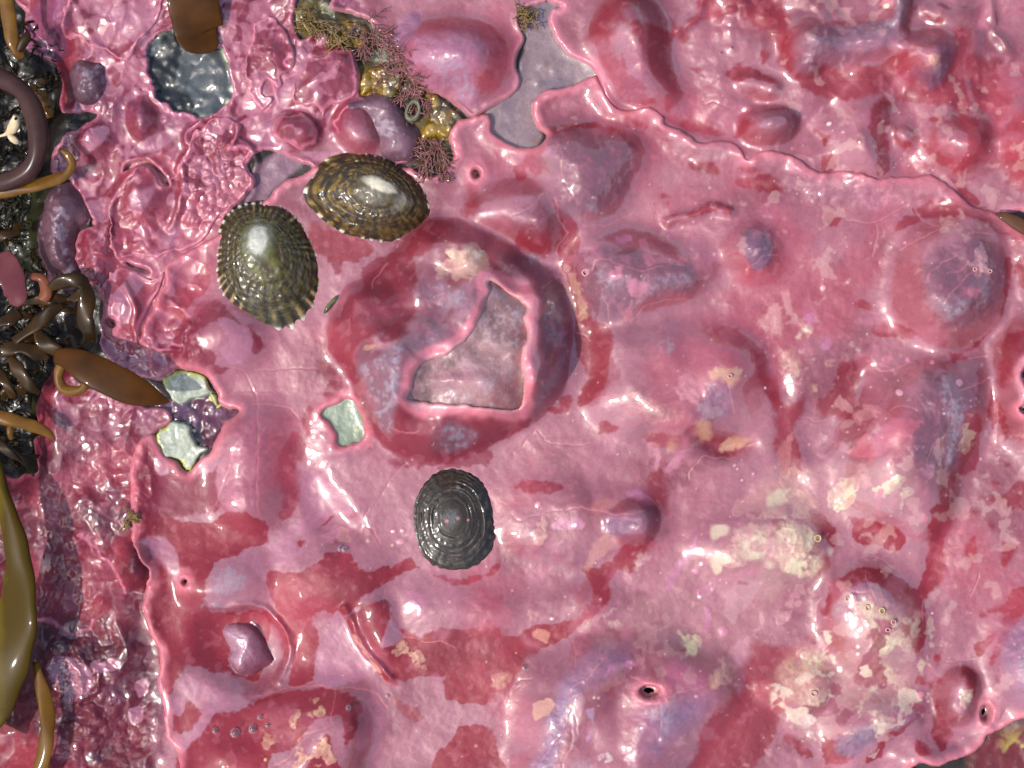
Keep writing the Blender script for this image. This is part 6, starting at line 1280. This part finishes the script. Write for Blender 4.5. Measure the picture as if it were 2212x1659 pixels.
def tuft(cx, cy, nfr, length, ang0, spread, mat, label, seed, w=3.6, jitter=18):
    rs = np.random.RandomState(seed)
    z0 = hat(cx, cy) + 6
    root = empty("coralline_tuft", cx, cy, z0); tag(root, label, "seaweed tuft", "jointed coralline tufts")
    for f in range(int(nfr * 2.2)):
        V_, Q_, off = [], [], 0
        x = cx + rs.uniform(-jitter, jitter); y = cy + rs.uniform(-jitter, jitter)
        a = ang0 + rs.uniform(-spread, spread) * 1.2; L = length * rs.uniform(.35, .85)
        off, p = beads((x, y), a, L, w * rs.uniform(.65, 1.0), rs, V_, Q_, None, off, z0)
        for b in range(3):       # side branches
            k = rs.randint(len(p) // 4, len(p) - 1)
            off, _ = beads((p[k, 0], p[k, 1]), a + rs.choice([-1, 1]) * rs.uniform(.4, .9), L * rs.uniform(.25, .5), w * .75, rs, V_, Q_, None, off, z0)
        V = np.concatenate(V_)
        mesh_np("frond", V, np.concatenate(Q_), mat, np.array(root.location), root)
tuft(690, 42, 9, 52, 2.2, 1.5, T_BROWN, "brown beaded tuft at the top left of the sponge gully", 1)
tuft(720, 75, 8, 50, 1.3, 1.4, T_BROWN, "brown tuft hanging over the first yellow sponge cushion", 2)
tuft(800, 70, 14, 62, 1.2, 1.3, T_PINK, "dense pinkish tuft right of the first yellow sponge cushion", 3, jitter=26)
tuft(845, 130, 11, 58, 1.4, 1.4, T_PINK, "pinkish tuft over the orange sponge, left of the grey mauve hump", 4, jitter=24)
tuft(880, 185, 12, 52, 1.0, 1.5, T_PINK, "pink tuft in the middle of the gully beside the hump", 5, jitter=20)
tuft(905, 225, 8, 42, .6, 1.6, T_PINK, "small pink tuft above the green rimmed cup", 6)
tuft(940, 330, 16, 60, 2.4, 1.6, T_PINK, "lowest brownish pink tuft right of the upper limpet", 7, jitter=24)
tuft(958, 372, 6, 28, 1.6, 1.2, T_PINK, "tiny tuft under the lowest pink tuft, beside the limpet", 8, 4, 8)
tuft(1145, 30, 9, 40, 1.8, 1.5, T_BROWN, "brown tuft at the top of the grey pool", 9, 4.5, 12)
tuft(275, 1118, 7, 34, .3, 1.6, T_BROWN, "brown scrap of tuft on the left rim of the smooth sheet", 10, 4, 10)
weed("coralline_strand", [(690 + i * 0, 0, 0, 1, 1) for i in range(0)] or [(640, 30, 20, 4, 4), (652, 46, 24, 5, 5), (664, 62, 24, 5, 5), (674, 80, 20, 3, 3)], plain_mat("yellow_strand", (176, 160, 96), (120, 96, 50), .4, .5, 900, .4), "thin yellow dotted strand beside the top left tuft", "seaweed")
weed("coralline_strand", [(760, 75, 30, 4, 4), (738, 90, 28, 4, 4), (715, 105, 26, 4, 4), (697, 128, 22, 3, 3)], T_BROWN, "thin brown strand trailing left from the sponge onto pink crust", "seaweed")

# ------------------------------------------------------------------ small cups, tubes, bubbles
def cup(name, cx, cy, rx, ry, rw, hgt, mat_rim, mat_in, label, cat, group=None, rot=0.0, depth=10):
    z0 = hat(cx, cy) + 16
    root = empty(name, cx, cy, z0); tag(root, label, cat, group)
    n = 28; t = np.linspace(0, 2 * math.pi, n, endpoint=False)
    rs = np.random.RandomState(int(cx)); wob = 1 + .12 * np.interp(t, np.linspace(0, 2 * math.pi, 9), np.concatenate([(q := rs.rand(8) - .5), q[:1]]))
    rings = [(1 + rw, -8), (1 + rw * .9, 0), (1 + rw * .55, hgt), (1.0, hgt * .8), (.92, -depth * .5), (.85, -depth)]
    V = []
    for f, dz in rings:
        ex, ey = rx * f * wob * np.cos(t), ry * f * wob * np.sin(t)
        x = cx + ex * math.cos(rot) - ey * math.sin(rot); y = cy + ex * math.sin(rot) + ey * math.cos(rot)
        V.append(np.stack([(x - CX) * U, (CY - y) * U, (z0 + dz + 0 * x) * U], axis=-1))
    V = np.concatenate(V)
    Q = np.array([(i * n + k, i * n + (k + 1) % n, (i + 1) * n + (k + 1) % n, (i + 1) * n + k) for i in range(5) for k in range(n)])[:, ::-1]
    mesh_np("rim", V, Q, mat_rim, np.array(root.location), root)
    Vc = np.concatenate([V[4 * n:5 * n] * [1, 1, 1], [[(cx - CX) * U, (CY - cy) * U, (z0 - depth * .7) * U]]])
    mesh_np("mouth", Vc, None, mat_in, np.array(root.location), root, tris=np.array([((k + 1) % n, k, n) for k in range(n)]))
R_PINK = plain_mat("pale_pink_rim", (226, 150, 158), (236, 180, 182), .4, .6, 300, .2)
R_GREEN = plain_mat("green_grey_rim", (96, 118, 80), (140, 130, 120), .45, .5, 500, .4)
R_CREAM = plain_mat("cream_rim", (222, 200, 150), (200, 160, 120), .45, .4, 400, .3)
IN_DARK = plain_mat("dark_hollow", (40, 24, 22), (64, 34, 32), .4, .6, 400, .3)
IN_RED = plain_mat("maroon_hollow", (96, 36, 40), (60, 30, 28), .3, .8, 300, .3)
IN_SAND = plain_mat("sand_hollow", (150, 120, 70), (110, 76, 50), .4, .5, 400, .3)
cup("barnacle", 893, 240, 10, 15, .8, 14, R_GREEN, IN_SAND, "green rimmed cup between the sponges under the hump", "barnacle", None, .3)
TG = "small ringed tube mouths in the crust"
for (k, x, y, rx, ry, lab) in [(12, 685, 600, 5.5, 7, "left of two sandy rings on the cream scab above the dome"), (12, 778, 622, 6.5, 7.5, "right of two sandy rings on the cream scab above the dome"), (12, 855, 695, 6, 5.5, "maroon ring below the two sandy rings on the cream scab"),
                               (12, 818, 745, 6, 5, "lowest small ring on the cream scab above the dome"), (12, 560, 545, 4.5, 5.5, "lone small ring left of the cream scab on the mauve dome"), (7, 1393, 778, 5.5, 5, "ring at the centre of the tan star on the right hand plateau"),
                               (8, 1362, 98, 5, 5, "left ring on the pale streak of the far right dome"), (8, 1465, 108, 5, 4.5, "right ring on the pale streak of the far right dome"), (12, 355, 1165, 8, 7, "broad faint ring on the tan scab at lower right"),
                               (12, 380, 165, 8, 8, "pink ring right of the largest cream scab"), (7, 470, 115, 7, 8, "pale ring right of the boulder beside the tan streaks")]:
    px, py = C(k, [(x, y)])[0]
    cup("tube_mouth", px, py, rx * .62, ry * .62, .75, 3.0, R_CREAM if k == 12 and y < 640 else R_PINK, IN_SAND if y < 640 else IN_RED, lab, "tube mouth", TG, 0, 5)
M_BUB = plain_mat("water_bubble", (255, 255, 255), (255, 255, 255), .02, 1, 100, 0, trans=.95)
def bubble(cx, cy, r, label):
    z0 = hat(cx, cy) + 17
    n, m = 20, 8; V = []
    for j in range(m):
        ph = j / (m - 1) * math.pi * .5
        t = np.linspace(0, 2 * math.pi, n, endpoint=False)
        V.append(np.stack([(cx + r * math.cos(ph) * np.cos(t) - CX) * U, (CY - cy - r * math.cos(ph) * np.sin(t)) * U, (z0 - 1 + r * .85 * math.sin(ph) + 0 * t) * U], axis=-1))
    V = np.concatenate(V)
    Q = np.array([(i * n + k, (i + 1) * n + k, (i + 1) * n + (k + 1) % n, i * n + (k + 1) % n) for i in range(m - 1) for k in range(n)])
    o = mesh_np("bubble", V, Q[:, ::-1], M_BUB, np.array([(cx - CX) * U, (CY - cy) * U, z0 * U])); tag(o, label, "bubble", "water bubbles on the crust")
for k, x, y, r, lab in [(9, 1540, 1410, 14, "largest of the bubbles on the red hump at the lower left"), (9, 1655, 1385, 13, "bubble right of the largest one on the red hump"), (9, 1410, 1400, 9, "left hand small bubble on the red hump"), (9, 1700, 1310, 9, "upper right bubble on the red hump"),
                        (10, 90, 1360, 7, "small bubble over the cream marks on the red hump"), (10, 610, 1245, 8, "bubble by the right end of the red hump"), (10, 550, 230, 8, "left of two bubbles under the tan patch in the middle left"), (10, 580, 240, 8, "right of two bubbles under the tan patch in the middle left"),
                        (11, 80, 998, 8, "bubble on the pale patch edge left of the lower dome"), (10, 855, 1185, 6, "little bubble on the pale patch below the tan ridge")]:
    px, py = C(k, [(x, y)])[0]
    bubble(px, py, r * .8, lab)
